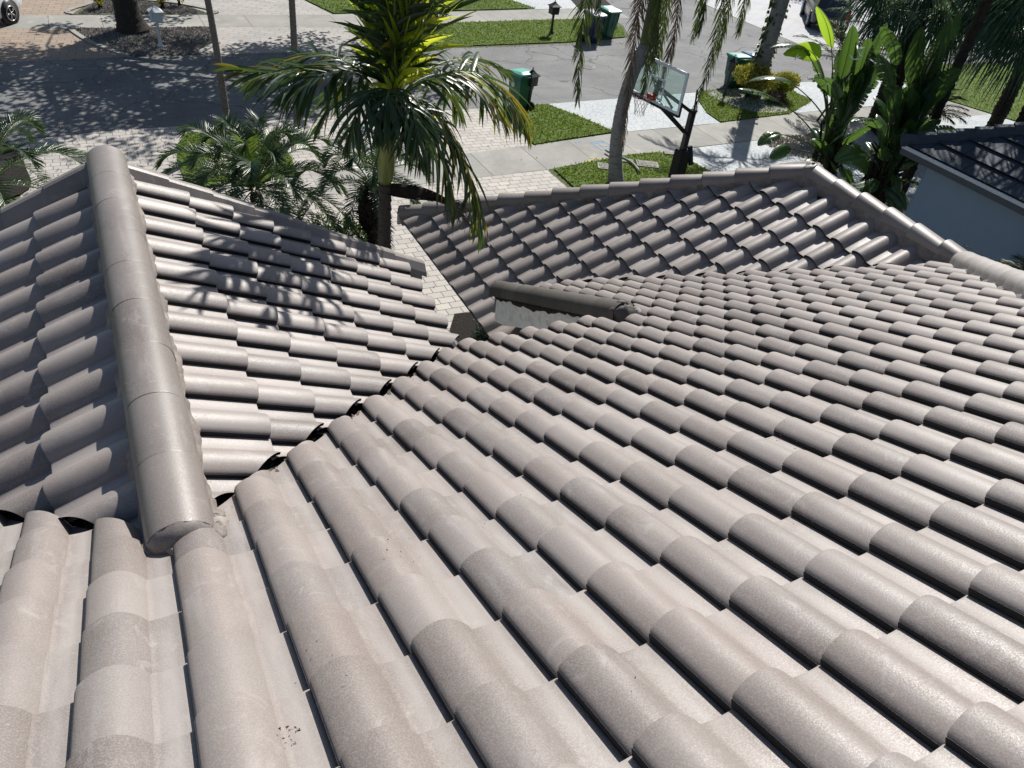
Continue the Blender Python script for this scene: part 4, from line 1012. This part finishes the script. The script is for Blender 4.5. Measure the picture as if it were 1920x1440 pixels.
# arching areca palm behind the paddle leaves
def areca(label, c, sd, nf=26, R=1.5, grp='areca palms behind the paddle leaves'):
    random.seed(sd); t = thing('areca_palm', label, 'palm', (c[0], c[1], ZG), group=grp); c = Vector(c)
    sb = MB()
    for i in range(7): sb.tube([(c.x+random.gauss(0, .12), c.y+random.gauss(0, .12), ZG), (c.x, c.y, (c.z+ZG)/2), c+Vector((random.gauss(0, .15), random.gauss(0, .15), 0))], [.04, .035, .03], 6)
    sb.build('stem', M_petdark, t)
    for i in range(nf):
        a = i*2.4+random.uniform(-.3, .3); e = .15+1.1*random.random(); d = Vector((math.cos(a)*math.cos(e), math.sin(a)*math.cos(e), math.sin(e)))
        q = c+Vector((random.gauss(0, .15), random.gauss(0, .15), 0)); frond([q, q+d*R*.7, q+d*R*1.1+Vector((math.cos(a), math.sin(a), 0))*.3-Z*.35*R], 'frond', t, [M_petdark, M_queen], 34, .42, .022, .7, .15, .3, .9, .4, .01, .1, 3)
    return t
areca('areca palm with arching fine leaves, above the two bright paddle leaves', (20.8, 15.2, -3.2), 61, 28, 1.5)
areca('areca palm with arching fine leaves, left of the thick fan palm trunk', (23.6, 16.8, -2.6), 62, 28, 1.7)
pp = gp(1700, 175)
areca('low dark tropical plant at the foot of the fan palms', (22.6, 13.2, -4.2), 63, 22, 1.1)
e_ = at(1912, 500, 4.6); areca('small palm tip behind the mortar smeared hip cap at the right edge', (14.1, 3.3, -3.7), 64, 20, .9)

# ------------------------------------------------------------------ neighbour house
nh = thing('neighbour_house', 'house at the right with dark flat tile roof and blue gray wall', 'house', (19, 4, ZG))
TN = .5; xe, ye, ze = 14.55, 7.95, -2.50
zN = lambda x: ze+TN*(x-xe)
slope('roof_slope', nh, (xe, 8.0, ze), (-1, 0), .33, .375, (-70, 6), (-12, 1), lambda x, y: [(1, 1, xe+ye), (1, 0, 19.0)], flat=True, mat=M_flat, tt=TN, step=.05, jit=.6, ext=.0)
slope('roof_slope', nh, (xe, ye, ze), (0, 1), .33, .375, (0, 28), (-12, 1), lambda x, y: [(-1, -1, -(xe+ye)), (1, -1, 23.55-ye)], flat=True, mat=M_flat, tt=TN, step=.05, jit=.6, ext=.0)
deck(nh, [(xe+.03, ye-.03, ze-.03), (19, ye-4.55, zN(19)-.03), (19, -12, zN(19)-.03), (xe+.03, -12, ze-.03)])
deck(nh, [(xe+.03, ye-.03, ze-.03), (23.55, ye-.03, ze-.03), (19, ye-4.55, zN(19)-.03)])
deck(nh, [(23.55, ye-.03, ze-.03), (23.55, -12, ze-.03), (19, -12, zN(19)-.03), (19, ye-4.55, zN(19)-.03)])
caps('hip_cap', nh, (18.95, ye-4.5, zN(18.95)+.03), (xe, ye, ze+.03), .13, .075, .03, .36, mat=M_flat, mud=True, mud_drop=.04, seam=.03, flatcap=True, mudmat=M_flat)
caps('ridge_cap', nh, (19, -12, zN(19)+.03), (19, ye-4.55, zN(19)+.03), .13, .075, .03, .36, mat=M_flat, mud=False, seam=.03, flatcap=True)
def fas(a, b, h, th, mat, nm):
    mb = MB(); beam(mb, (a[0], a[1], a[2]-h/2), (b[0], b[1], b[2]-h/2), th, h); mb.build(nm, mat, nh)
fas((xe+.02, ye-.1, ze-.035), (xe+.02, -12, ze-.035), .075, .05, M_fascia, 'fascia')
fas((xe+.03, ye-.1, ze-.112), (xe+.03, -12, ze-.112), .13, .04, M_soffit, 'fascia')
sf = MB(); sf.box((xe+.30, (ye-12)/2-.1, ze-.20), (.56, ye+11.7, .03)); sf.build('soffit', M_soffit, nh)
wall([(14.95, -12), (14.95, 7.25), (23.0, 7.25)], ZG, ze-.22, M_graystucco, parent=nh)

# ------------------------------------------------------------------ wheeled bins
random.seed(71)
def bin_(label, x, y, rz, body, lid, h=1.08, lidopen=0, badge=False, grp='wheeled rubbish bins by the street'):
    t = thing('wheeled_bin', label, 'bin', (x, y, ZG+.004), grp); t.rotation_euler = (0, 0, 0)
    R = Matrix.Rotation(rz, 3, 'Z'); o = Vector((x, y, ZG+.008))
    def W_(p): return o+R @ Vector(p)
    mb = MB()  # tapered, rounded body
    lv_ = [(.0, .21, .23, .02), (.04, .225, .25, .02), (.30, .245, .27, .015), (.62, .27, .30, .0), (.66, .285, .315, -.0), (h-.1, .30, .345, -.02), (h-.09, .33, .375, -.02), (h-.04, .33, .375, -.02)]
    K = 20; V = []; F = []
    for (z, a, b, dy) in lv_:
        for k in range(K):
            th = 2*math.pi*k/K; c_, s_ = math.cos(th), math.sin(th); e = .32
            V.append(W_((math.copysign(abs(c_)**e, c_)*a, math.copysign(abs(s_)**e, s_)*b+dy, z)))
    for i in range(len(lv_)-1):
        for k in range(K): F.append((i*K+k, i*K+(k+1) % K, (i+1)*K+(k+1) % K, (i+1)*K+k))
    F.append(tuple(range(K-1, -1, -1))); mb.add(V, F, .5, 0, True)
    for xx in (-.2, 0, .2): mb.tube([W_((xx, -.285, .34)), W_((xx*1.15, -.355, h-.12))], .012, 5)
    mb.build('body', body, t)
    lb = MB(); K2 = 24; V = []; F = []
    for (z, a, b, dy) in ((h-.045, .345, .39, -.02), (h-.015, .35, .395, -.02), (h+.012, .335, .375, -.02), (h+.035, .27, .27, -.05), (h+.042, .24, .23, -.05)):
        for k in range(K2):
            th = 2*math.pi*k/K2; c_, s_ = math.cos(th), math.sin(th); e = .3
            V.append(W_((math.copysign(abs(c_)**e, c_)*a, math.copysign(abs(s_)**e, s_)*b+dy, z+.03*s_)))
    for i in range(4):
        for k in range(K2): F.append((i*K2+k, i*K2+(k+1) % K2, (i+1)*K2+(k+1) % K2, (i+1)*K2+k))
    F.append(tuple(4*K2+k for k in range(K2))); lb.add(V, F, .5, 0, False); lb.build('lid', lid, t)
    hb = MB(); hb.tube([W_((-.24, .36, h-.06)), W_((-.24, .43, h-.03)), W_((.24, .43, h-.03)), W_((.24, .36, h-.06))], .016, 7); hb.build('handle', body, t)
    for sx in (-1, 1):
        wb = MB(); P = [W_((sx*.22, .27, .125)), W_((sx*.29, .27, .125))]; wb.tube(P, .125, 20); wb.tube([W_((sx*.292, .27, .125)), W_((sx*.296, .27, .125))], .06, 14)
        wb.build('wheel', M_rubber, t)
    if badge:
        bb = MB(); bb.tube([W_((.296, -.05, .74)), W_((.312, -.05, .74))], .075, 20); bb.build('round_badge', M_boardf, t)
    return t
g_ = gp(973, 203); bin_('green wheeled bin standing alone on the street beside a black mailbox', g_.x, g_.y, math.pi+.22, M_binG, M_lidG, badge=True)
g_ = gp(1368, 164); bin_('green wheeled bin behind the yellow croton bush', g_.x+.15, g_.y+.1, math.pi-.1, M_binG, M_lidG)
bin_('dark blue wheeled bin behind the yellow croton bush', g_.x+.95, g_.y+.22, math.pi-.12, M_binB, M_lidB)
g_ = gp(1108, 79); bin_('dark blue wheeled bin on the far side of the street', g_.x, g_.y, .2, M_binB, M_lidB)
g_ = gp(1132, 70); bin_('green wheeled bin on the far side of the street', g_.x+.1, g_.y, .1, M_binG, M_lidG)

# ------------------------------------------------------------------ mailboxes
def mailbox(label, x, y, mat, h=1.18, w=.26, rz=.1, s=1., roofmat=None):
    t = thing('mailbox', label, 'mailbox', (x, y, ZG), 'mailboxes on posts')
    o = Vector((x, y, ZG)); n = 4; r0 = math.pi/4+rz
    pb_ = MB(); pb_.lathe(o, [(.13*s, 0), (.13*s, .03), (.095*s, .06), (.06*s, .14), (.047*s, .25), (.043*s, h*.55), (.05*s, h-.36), (.085*s, h-.33)], n, rot=r0, smooth=False); pb_.build('post', mat, t)
    bb = MB(); bb.lathe(o, [(w*.80, h-.33), (w*.80, h-.31), (w*.74, h-.305), (w*.76, h-.08), (w*.82, h-.075), (w*.82, h-.055)], n, rot=r0, smooth=False); b_ = bb.build('box', mat, t)
    R = Matrix.Rotation(rz, 3, 'Z'); db = MB()
    q = o+R @ Vector((0, -w*.545, h-.19)); db.box(q, (w*.8, .012, .15), rz); 
    db.tube([q+R @ Vector((-.03, -.012, .02)), q+R @ Vector((.03, -.012, .02))], .006, 5); db.build('door', mat, b_)
    rb2 = MB(); rb2.lathe(o, [(w*1.02, h-.055), (w*1.0, h-.045), (w*.62, h+.01), (w*.32, h+.06), (w*.12, h+.11), (.012, h+.13), (.02, h+.15), (.006, h+.19)], n, rot=r0, smooth=False); rb2.build('roof', roofmat or mat, t)
    return t
g_ = gp(302, 88); mailbox('white mailbox on a flared white post in the gravel bed', g_.x, g_.y, M_mailw, 1.12, .30, .12, 1.1)
g_ = gp(1033, 65); mailbox('black mailbox on the far green lawn', g_.x, g_.y, M_black, 1.12, .30, .0, 1.1)
g_ = gp(990, 208); mailbox('black mailbox in front of the lone green bin', g_.x, g_.y, M_black, 1.12, .26, .3)
g_ = gp(1357, 182); mailbox('slender black mailbox in the white gravel left of the croton bush', g_.x, g_.y, M_black, 1.25, .17, .5, .9)

# ------------------------------------------------------------------ basketball hoop
hp = thing('basketball_hoop', 'black pole basketball hoop with clear backboard and red rim', 'basketball hoop', (11.86, 11.7, ZG))
bn = Vector((-.99, -.127, 0)).normalized(); bs_ = Vector((-bn.y, bn.x, 0)); bs_ = Vector((.127, -.99, 0)).normalized()
bc = Vector((10.81, 11.98, -2.40)); bw, bh = .92, .47
def BP(u, v, n=0): return bc+bs_*u+Z*v+bn*n
mb = MB(); beam(mb, (11.86, 11.7, ZG), (11.86, 11.7, -3.02), .13, .13); mb.box((11.86, 11.7, -3.02), (.16, .16, .03)); mb.build('pole', M_black, hp)
mb = MB(); mb.lathe((11.86, 11.7, ZG), [(.20, .02), (.20, 1.15), (.17, 1.2), (.10, 1.22)], 4, rot=math.pi/4, smooth=False); mb.build('pole_pad', M_rubber, hp)
mb = MB()
for sd in (-.10, .10):
    beam(mb, Vector((11.86, 11.7+sd, -3.08)), BP(-sd*1.2, -.12, -.08), .045, .06)
    beam(mb, Vector((11.86, 11.7+sd, -3.62)), BP(-sd*1.2, -.42, -.08), .045, .06)
beam(mb, BP(-.62, .30, -.05), BP(.62, -.40, -.05), .05, .03)
beam(mb, BP(-.05, -.42, -.06), BP(.05, .1, -.06), .16, .02)
mb.build('lift_arm', M_black, hp)
mb = MB(); beam(mb, (12.02, 11.66, -3.9), (12.10, 11.55, -4.35), .07, .10); mb.build('adjuster', M_black, hp)
mb = MB(); beam(mb, (12.0, 11.7, ZG), (12.0, 11.7, -4.2), .04, .04); mb.build('strut', M_black, hp)
mb = MB(); beam(mb, (11.94, 11.7, -3.35), (11.90, 11.78, -2.55), .03, .03); mb.build('strut', M_black, hp)
mb = MB(); fw = .065
beam(mb, BP(-bw, bh-fw/2), BP(bw, bh-fw/2), .045, fw); beam(mb, BP(-bw, -bh+fw/2), BP(bw, -bh+fw/2), .045, fw)
for sd in (-1, 1): beam(mb, BP(sd*(bw-fw/2), -bh+fw+.001), BP(sd*(bw-fw/2), bh-fw-.001), fw, .045)
fr_ = mb.build('backboard', M_boardf, hp)
mb = MB(); a_ = (BP(-bw+fw, -bh+fw, .004), BP(bw-fw, -bh+fw, .004), BP(bw-fw, bh-fw, .004), BP(-bw+fw, bh-fw, .004)); mb.add(list(a_)+[q-bn*.01 for q in a_], [(0, 1, 2, 3), (7, 6, 5, 4), (0, 4, 5, 1), (1, 5, 6, 2), (2, 6, 7, 3), (3, 7, 4, 0)], .5, 0, False); mb.build('pane', M_glass, fr_)
mb = MB(); 
for (u0_, v0_, u1_, v1_) in ((-.29, .10, .29, .10), (-.29, -.33, .29, -.33)): beam(mb, BP(u0_, v0_, .009), BP(u1_, v1_, .009), .008, .045)
for u_ in (-.27, .27): beam(mb, BP(u_, -.305, .009), BP(u_, .075, .009), .045, .008)
mb.build('target_square', M_boardf, fr_)
mb = MB()
for sd in (-1, 1): beam(mb, BP(sd*(bw+.008), -bh-.03, 0), BP(sd*(bw+.008), -bh+.30, 0), .06, .03)
beam(mb, BP(-bw, -bh-.02, 0), BP(bw, -bh-.02, 0), .07, .05); mb.build('edge_pad', M_rubber, fr_)
rc = BP(0, -.30, .06+.06+.235)
mb = MB(); mb.tube([rc+Vector((math.cos(a)*.23, math.sin(a)*.23, 0)) for a in [2*math.pi*k/28 for k in range(29)]], .011, 6, cap=False)
q_ = BP(0, -.31, .075); mb.box(q_+Z*-.02, (.13, .17, .12), math.atan2(bn.y, bn.x)); 
beam(mb, BP(-.1, -.30, .1), rc+bs_*-.17-bn*.13, .02, .015); beam(mb, BP(.1, -.30, .1), rc+bs_*.17-bn*.13, .02, .015)
ri = mb.build('rim', M_red, hp)
mb = MB()
for k in range(12):
    for sgn in (1, -1):
        pts = []
        for i in range(6):
            a = 2*math.pi*(k+sgn*i*.5)/12; r_ = .225*(1-i/5)+.10*(i/5); r_ = [.225, .185, .155, .13, .115, .12][i]; pts.append(rc+Vector((math.cos(a)*r_, math.sin(a)*r_, -.01-.085*i)))
        mb.tube(pts, .004, 3, cap=False)
mb.build('net', M_net, ri)

# ------------------------------------------------------------------ cars
def car(label, x, y, rz, paint, L=4.6, Wd=1.84, H=1.66, kind='suv'):
    t = thing('parked_car', label, 'car', (x, y, ZG)); o = Vector((x, y, ZG)); R = Matrix.Rotation(rz, 3, 'Z')
    def W_(p): return o+R @ Vector(p)
    st = [(-L/2, .55, .80, .40, .62), (-L/2+.08, .35, .95, .30, .78), (-L/2+.5, .22, 1.0, .24, .90), (-L*.2, .2, 1.02, .2, .92), (L*.1, .2, 1.0, .2, .92), (L/2-1.0, .2, .98, .2, .90), (L/2-.35, .24, .88, .24, .84), (L/2-.06, .35, .74, .35, .70), (L/2, .45, .62, .45, .55)]
    mb = MB(); V = []; F = []; K = 10
    for (xx, z0, z1, _, hw) in st:
        prof = [(-hw*.86, z0), (-hw*.99, z0+.1), (-hw, (z0+z1)/2), (-hw*.97, z1-.08), (-hw*.86, z1), (hw*.86, z1), (hw*.97, z1-.08), (hw, (z0+z1)/2), (hw*.99, z0+.1), (hw*.86, z0)]
        V += [W_((xx, p_[0], p_[1])) for p_ in prof]
    for i in range(len(st)-1):
        for k in range(K): F.append((i*K+k, (i+1)*K+k, (i+1)*K+(k+1) % K, i*K+(k+1) % K))
    F.append(tuple(range(K))); F.append(tuple((len(st)-1)*K+k for k in range(K-1, -1, -1)))
    mb.add(V, F, .5, 0, True); mb.build('body', paint, t)
    cb = MB(); rings = [(.97, -L/2+.30, L*.24, .82), (H-.12, -L/2+.62, L*.07, .66), (H, -L/2+.85, L*.0, .56)]
    V = []
    for (z, xa, xb_, hw) in rings: V += [W_((xa, -hw, z)), W_((xb_, -hw, z)), W_((xb_, hw, z)), W_((xa, hw, z))]
    cb.add(V, [(0, 1, 5, 4), (1, 2, 6, 5), (2, 3, 7, 6), (3, 0, 4, 7)], .5, 1, False); cb.add(V[4:], [(0, 1, 5, 4), (1, 2, 6, 5), (2, 3, 7, 6), (3, 0, 4, 7), (4, 5, 6, 7)], .5, 0, False)
    cb.build('cabin', [paint, M_glassd], t)
    for sx in (-L*.30, L*.315):
        for sy in (-1, 1):
            ar = MB(); ar.tube([W_((sx, sy*(Wd/2-.04), .36)), W_((sx, sy*(Wd/2+.012), .36))], .40, 26); ar.build('wheel_arch', M_black, t)
            wb = MB(); ty = [(sx, sy*(Wd/2-.16), .34), (sx, sy*(Wd/2+.03), .34)]; wb.tube([W_(q) for q in ty], .34, 28); w_ = wb.build('wheel', M_rubber, t)
            rb3 = MB(); c = W_((sx, sy*(Wd/2+.036), .34)); ax = R @ Vector((0, sy, 0)); ux = R @ Vector((1, 0, 0))
            rb3.tube([c+(ux*math.cos(a)+Z*math.sin(a))*.215 for a in [2*math.pi*k/26 for k in range(27)]], .014, 6, cap=False)
            for k in range(5):
                for e in (-.13, .13):
                    a = 2*math.pi*k/5; rb3.tube([c+(ux*math.cos(a)+Z*math.sin(a))*.03, c+(ux*math.cos(a+e)+Z*math.sin(a+e))*.21], .011, 5)
            rb3.tube([c-ax*.01, c+ax*.012], .04, 12); rb3.build('rim', M_rim, w_)
    tb_ = MB()
    for sy in (-1, 1): tb_.box(W_((-L/2+.06, sy*.70, .86)), (.10, .26, .20), rz)
    tb_.build('tail_lamp', M_tail, t)
    hb = MB()
    for sy in (-1, 1): hb.box(W_((L/2-.14, sy*.60, .68)), (.16, .30, .12), rz)
    hb.build('headlight', M_boardf, t)
    return t
car('white car at the upper left corner, only one wheel and fender in view', -4.45, 27.35, math.radians(-125), M_carw)
g_ = gp(1552, 26, -4.33); car('dark car with a red tail lamp behind the palms at the top right', g_.x+1.75, g_.y+1.75, math.radians(52), M_card)

# ------------------------------------------------------------------ small things on the ground
g_ = gp(1100, 125); mh = MB(); mh.lathe((g_.x, g_.y, ZG+.008), [(.33, 0), (.33, .012), (.29, .012), (.285, .006), (.27, .006), (.265, .012)], 28, smooth=False)
for i in range(-4, 5):
    for j in range(-4, 5):
        if i*i+j*j < 17: mh.box((g_.x+i*.058, g_.y+j*.058, ZG+.022), (.034, .034, .008))
tag(mh.build('manhole_cover', M_iron), 'round iron manhole cover in the street', 'manhole cover')
for (x, y, lab) in ((1213, 311, 'sunken rectangular meter lid in the lawn beside the hoop'), (1141, 316, 'rectangular meter lid in the lawn left of the gray trunk')):
    g_ = gp(x, y); t = thing('meter_lid', lab, 'meter lid', (g_.x, g_.y, ZG)); mb = MB()
    mb.box((g_.x, g_.y, ZG+.058), (.50, .30, .03), -.5); mb.build('lid', M_conc, t)
    mb = MB(); R = Matrix.Rotation(-.5, 3, 'Z')
    for (dx, dy, w_, d_) in ((0, .18, .60, .05), (0, -.18, .60, .05), (.28, 0, .05, .30), (-.28, 0, .05, .30)): mb.box(Vector((g_.x, g_.y, ZG+.05))+R @ Vector((dx, dy, 0)), (w_, d_, .03), -.5)
    mb.build('frame', M_iron, t)
mb = MB(); mb.tube([bez([gp(1135, 287), gp(1150, 300), gp(1185, 300), gp(1197, 328)], i/12)+Z*.09 for i in range(13)], .035, 8); tag(mb.build('pipe', M_pvc), 'pale curved pipe lying in the grass behind the gray trunk', 'pipe')
for (x, y) in ((1255, 291), (1175, 305)):
    g_ = gp(x, y); mb = MB(); mb.box((g_.x, g_.y, ZG+.055), (.36, .22, .04), -.4, .94); tag(mb.build('paving_slab', M_conc), 'small pale slab set in the grass %s' % ('near the hoop pole' if x > 1200 else 'beside the pale curved pipe'), 'slab')
g_ = gp(428, 262); yt = thing('yard_sign', 'small blue and white yard sign beside the leaning slim palm', 'sign', (g_.x, g_.y, ZG))
sd_ = Vector((math.cos(1.15), math.sin(1.15), 0)); mb = MB()
for k in (-1, 1): mb.tube([g_+sd_*.14*k, g_+sd_*.14*k+Z*.35], .006, 5)
mb.build('stake', M_iron, yt); mb = MB(); a0, a1 = g_-sd_*.22+Z*.48, g_+sd_*.22+Z*.48; beam(mb, a0, a1, .012, .36); pn_ = mb.build('panel', M_signw, yt)
mb = MB()
for k in range(6): beam(mb, a0+sd_*.03+Z*(.13-.052*k)+Vector((-.008, 0, 0)), a1-sd_*.03+Z*(.13-.052*k)+Vector((-.008, 0, 0)), .012, .022)
mb.build('stripe', M_signb, pn_)
for (x, y, lab) in ((188, 16, 'small upright shrub left of the shade tree'), (306, 17, 'small shrub right of the white mailbox roof'), (337, 12, 'small shrub furthest right in the far gravel bed')):
    g_ = gp(x, y); shrub('small_shrub', (g_.x, g_.y, ZG+.38), .22, 420, .10, .05, M_croton, lab, 'bush', 'shrubs in the far gravel bed', squash=1.5)
g_ = gp(1515, 2); shrub('hedge_bush', (g_.x, g_.y+1.5, ZG+.5), 1.3, 2600, .14, .08, M_hedge, 'dark hedge bush beyond the pale driveway at the top', squash=.6)
mb = MB()   # chalk scribbles
M_chb = newmat('chalk_blue', (.13, .27, .42), .9); M_chy = newmat('chalk_yellow', (.42, .37, .14), .9)
def scrib(name, mat, polys, lab, th=.035):
    mb = MB()
    for pl in polys:
        for (a, b) in zip(pl[:-1], pl[1:]):
            A_ = gp(*a); B_ = gp(*b); beam(mb, (A_.x, A_.y, ZG+.0105), (B_.x, B_.y, ZG+.0105), th, .003)
    tag(mb.build(name, mat), lab, 'chalk drawing', kind='structure')
scrib('chalk_mark', M_chb, [[(1108, 268), (1128, 264), (1150, 276), (1128, 282), (1108, 268)], [(1116, 270), (1130, 267), (1142, 275)], [(1078, 268), (1090, 265)]], 'blue chalk square drawn on the sidewalk')
g_ = gp(1132, 273); mb = MB(); mb.box((g_.x, g_.y, ZG+.011), (.24, .2, .006), .2); tag(mb.build('valve_cover', M_iron), 'small square iron cover in the sidewalk inside the chalk', 'cover')
scrib('chalk_mark', M_chy, [[(1094, 305), (1110, 300), (1128, 297)], [(1100, 303), (1122, 303)], [(1105, 296), (1125, 300)]], 'yellow chalk marks on the sidewalk', .05)
lf = MB()
for i in range(1500):
    r = random.random()
    if r < .35: x, y = random.uniform(-3.2, 5), random.uniform(18.5, 24.2)
    elif r < .6: x, y = random.uniform(8, 19), 24.5+random.gauss(0, .12)
    elif r < .75: x, y = random.uniform(-2.7, .8), random.uniform(14, 18.2)
    elif r < .9: x, y = random.uniform(.9, 3), 18.15+random.gauss(0, .15)
    else: x, y = random.uniform(4, 9.6), random.uniform(6, 18)
    a = random.uniform(0, 6.28); q = Vector((x, y, ZG+.022)); leaflet(lf, q, Vector((math.cos(a), math.sin(a), .15)), Vector((-math.sin(a), math.cos(a), .1)), random.uniform(.03, .07), .03, .3, 2, .4)
tag(lf.build('fallen_leaves', M_queenD), 'dry fallen leaves scattered on the street and paving', 'fallen leaves', kind='stuff')
sheet('mulch_bed', [(19.6, 29.95), (21.6, 30.0), (22.5, 33), (20.5, 33)], M_mulch, 2.6)

# grit and dry bits on the roof, and rubbish caught in the valley
random.seed(77); db = MB()
def on_roof(px_, py_):
    d = ray(px_, py_); n = Vector((0, SA, CA)); return CC+d*((n.dot(Vector((0, 0, HO)))-n.dot(CC))/n.dot(d)), n
for (x, y, k, sp) in ((1450, 832, 26, .05), (1722, 830, 8, .03), (552, 1395, 16, .018), (720, 1100, 10, .06), (790, 1050, 10, .08), (960, 1010, 8, .06), (430, 960, 12, .03), (1290, 700, 10, .08), (1500, 640, 8, .06), (1180, 1330, 8, .08), (600, 1290, 6, .08), (1600, 1010, 8, .10)):
    p, n = on_roof(x, y)
    for i in range(int(k*.7)):
        q = p+Vector((random.gauss(0, sp), random.gauss(0, sp)*CA, 0)); q.z = HO-TB*q.y; q = q+n*random.uniform(.07, .095)
        fx = ((q.x/.30) % 1); hh_ = .075-.036*((.30-fx)/.30)**2 if fx < .3 else (.004+.071*(.5+.5*math.cos(math.pi*min(1, (fx-.3)/.38))))
        q = Vector((q.x, q.y, HO-TB*q.y))+n*(hh_+.006)+Vector((0, 0, .004)); r = random.uniform(.0012, .0032)
        V = [q+Vector((random.uniform(-r, r)*2, random.uniform(-r, r)*2, random.uniform(0, r))) for _ in range(4)]
        db.add(V, [(0, 1, 2), (0, 2, 3), (0, 3, 1), (1, 3, 2)], .5, 0, False)
tag(db.build('roof_debris', M_trunkdark), 'dark grit and dry bits lying on the near tiles', 'debris', kind='stuff')
db = MB()
for i in range(110):
    x = random.uniform(-.6, 1.5); y = x+.62+random.gauss(0, .03); z = HO-TB*y+random.uniform(-.02, .01); a = random.uniform(0, 6.28)
    leaflet(db, Vector((x, y, z)), Vector((math.cos(a), math.sin(a), .2)), Vector((-math.sin(a), math.cos(a), .2)), random.uniform(.02, .05), .015, .3, 2, .4)
tag(db.build('valley_leaves', M_queenD), 'dry leaf bits caught in the roof valley', 'debris', kind='stuff')

sheet('mulch_bed', [(3.6, 5.0), (5.1, 5.0), (5.1, 8.1), (4.3, 8.2), (3.8, 7.4)], M_mulch, 2.5)
random.seed(81)
shrub('hedge_bush', (4.35, 6.5, -4.85), .42, 2200, .06, .03, M_fan, 'dark shaded hedge bush under the low tiled eave', squash=.9)
shrub('hedge_bush', (4.0, 5.9, -4.8), .42, 1800, .06, .03, M_fan, 'hedge bush deepest in the shaded slot between the roofs', squash=.9)
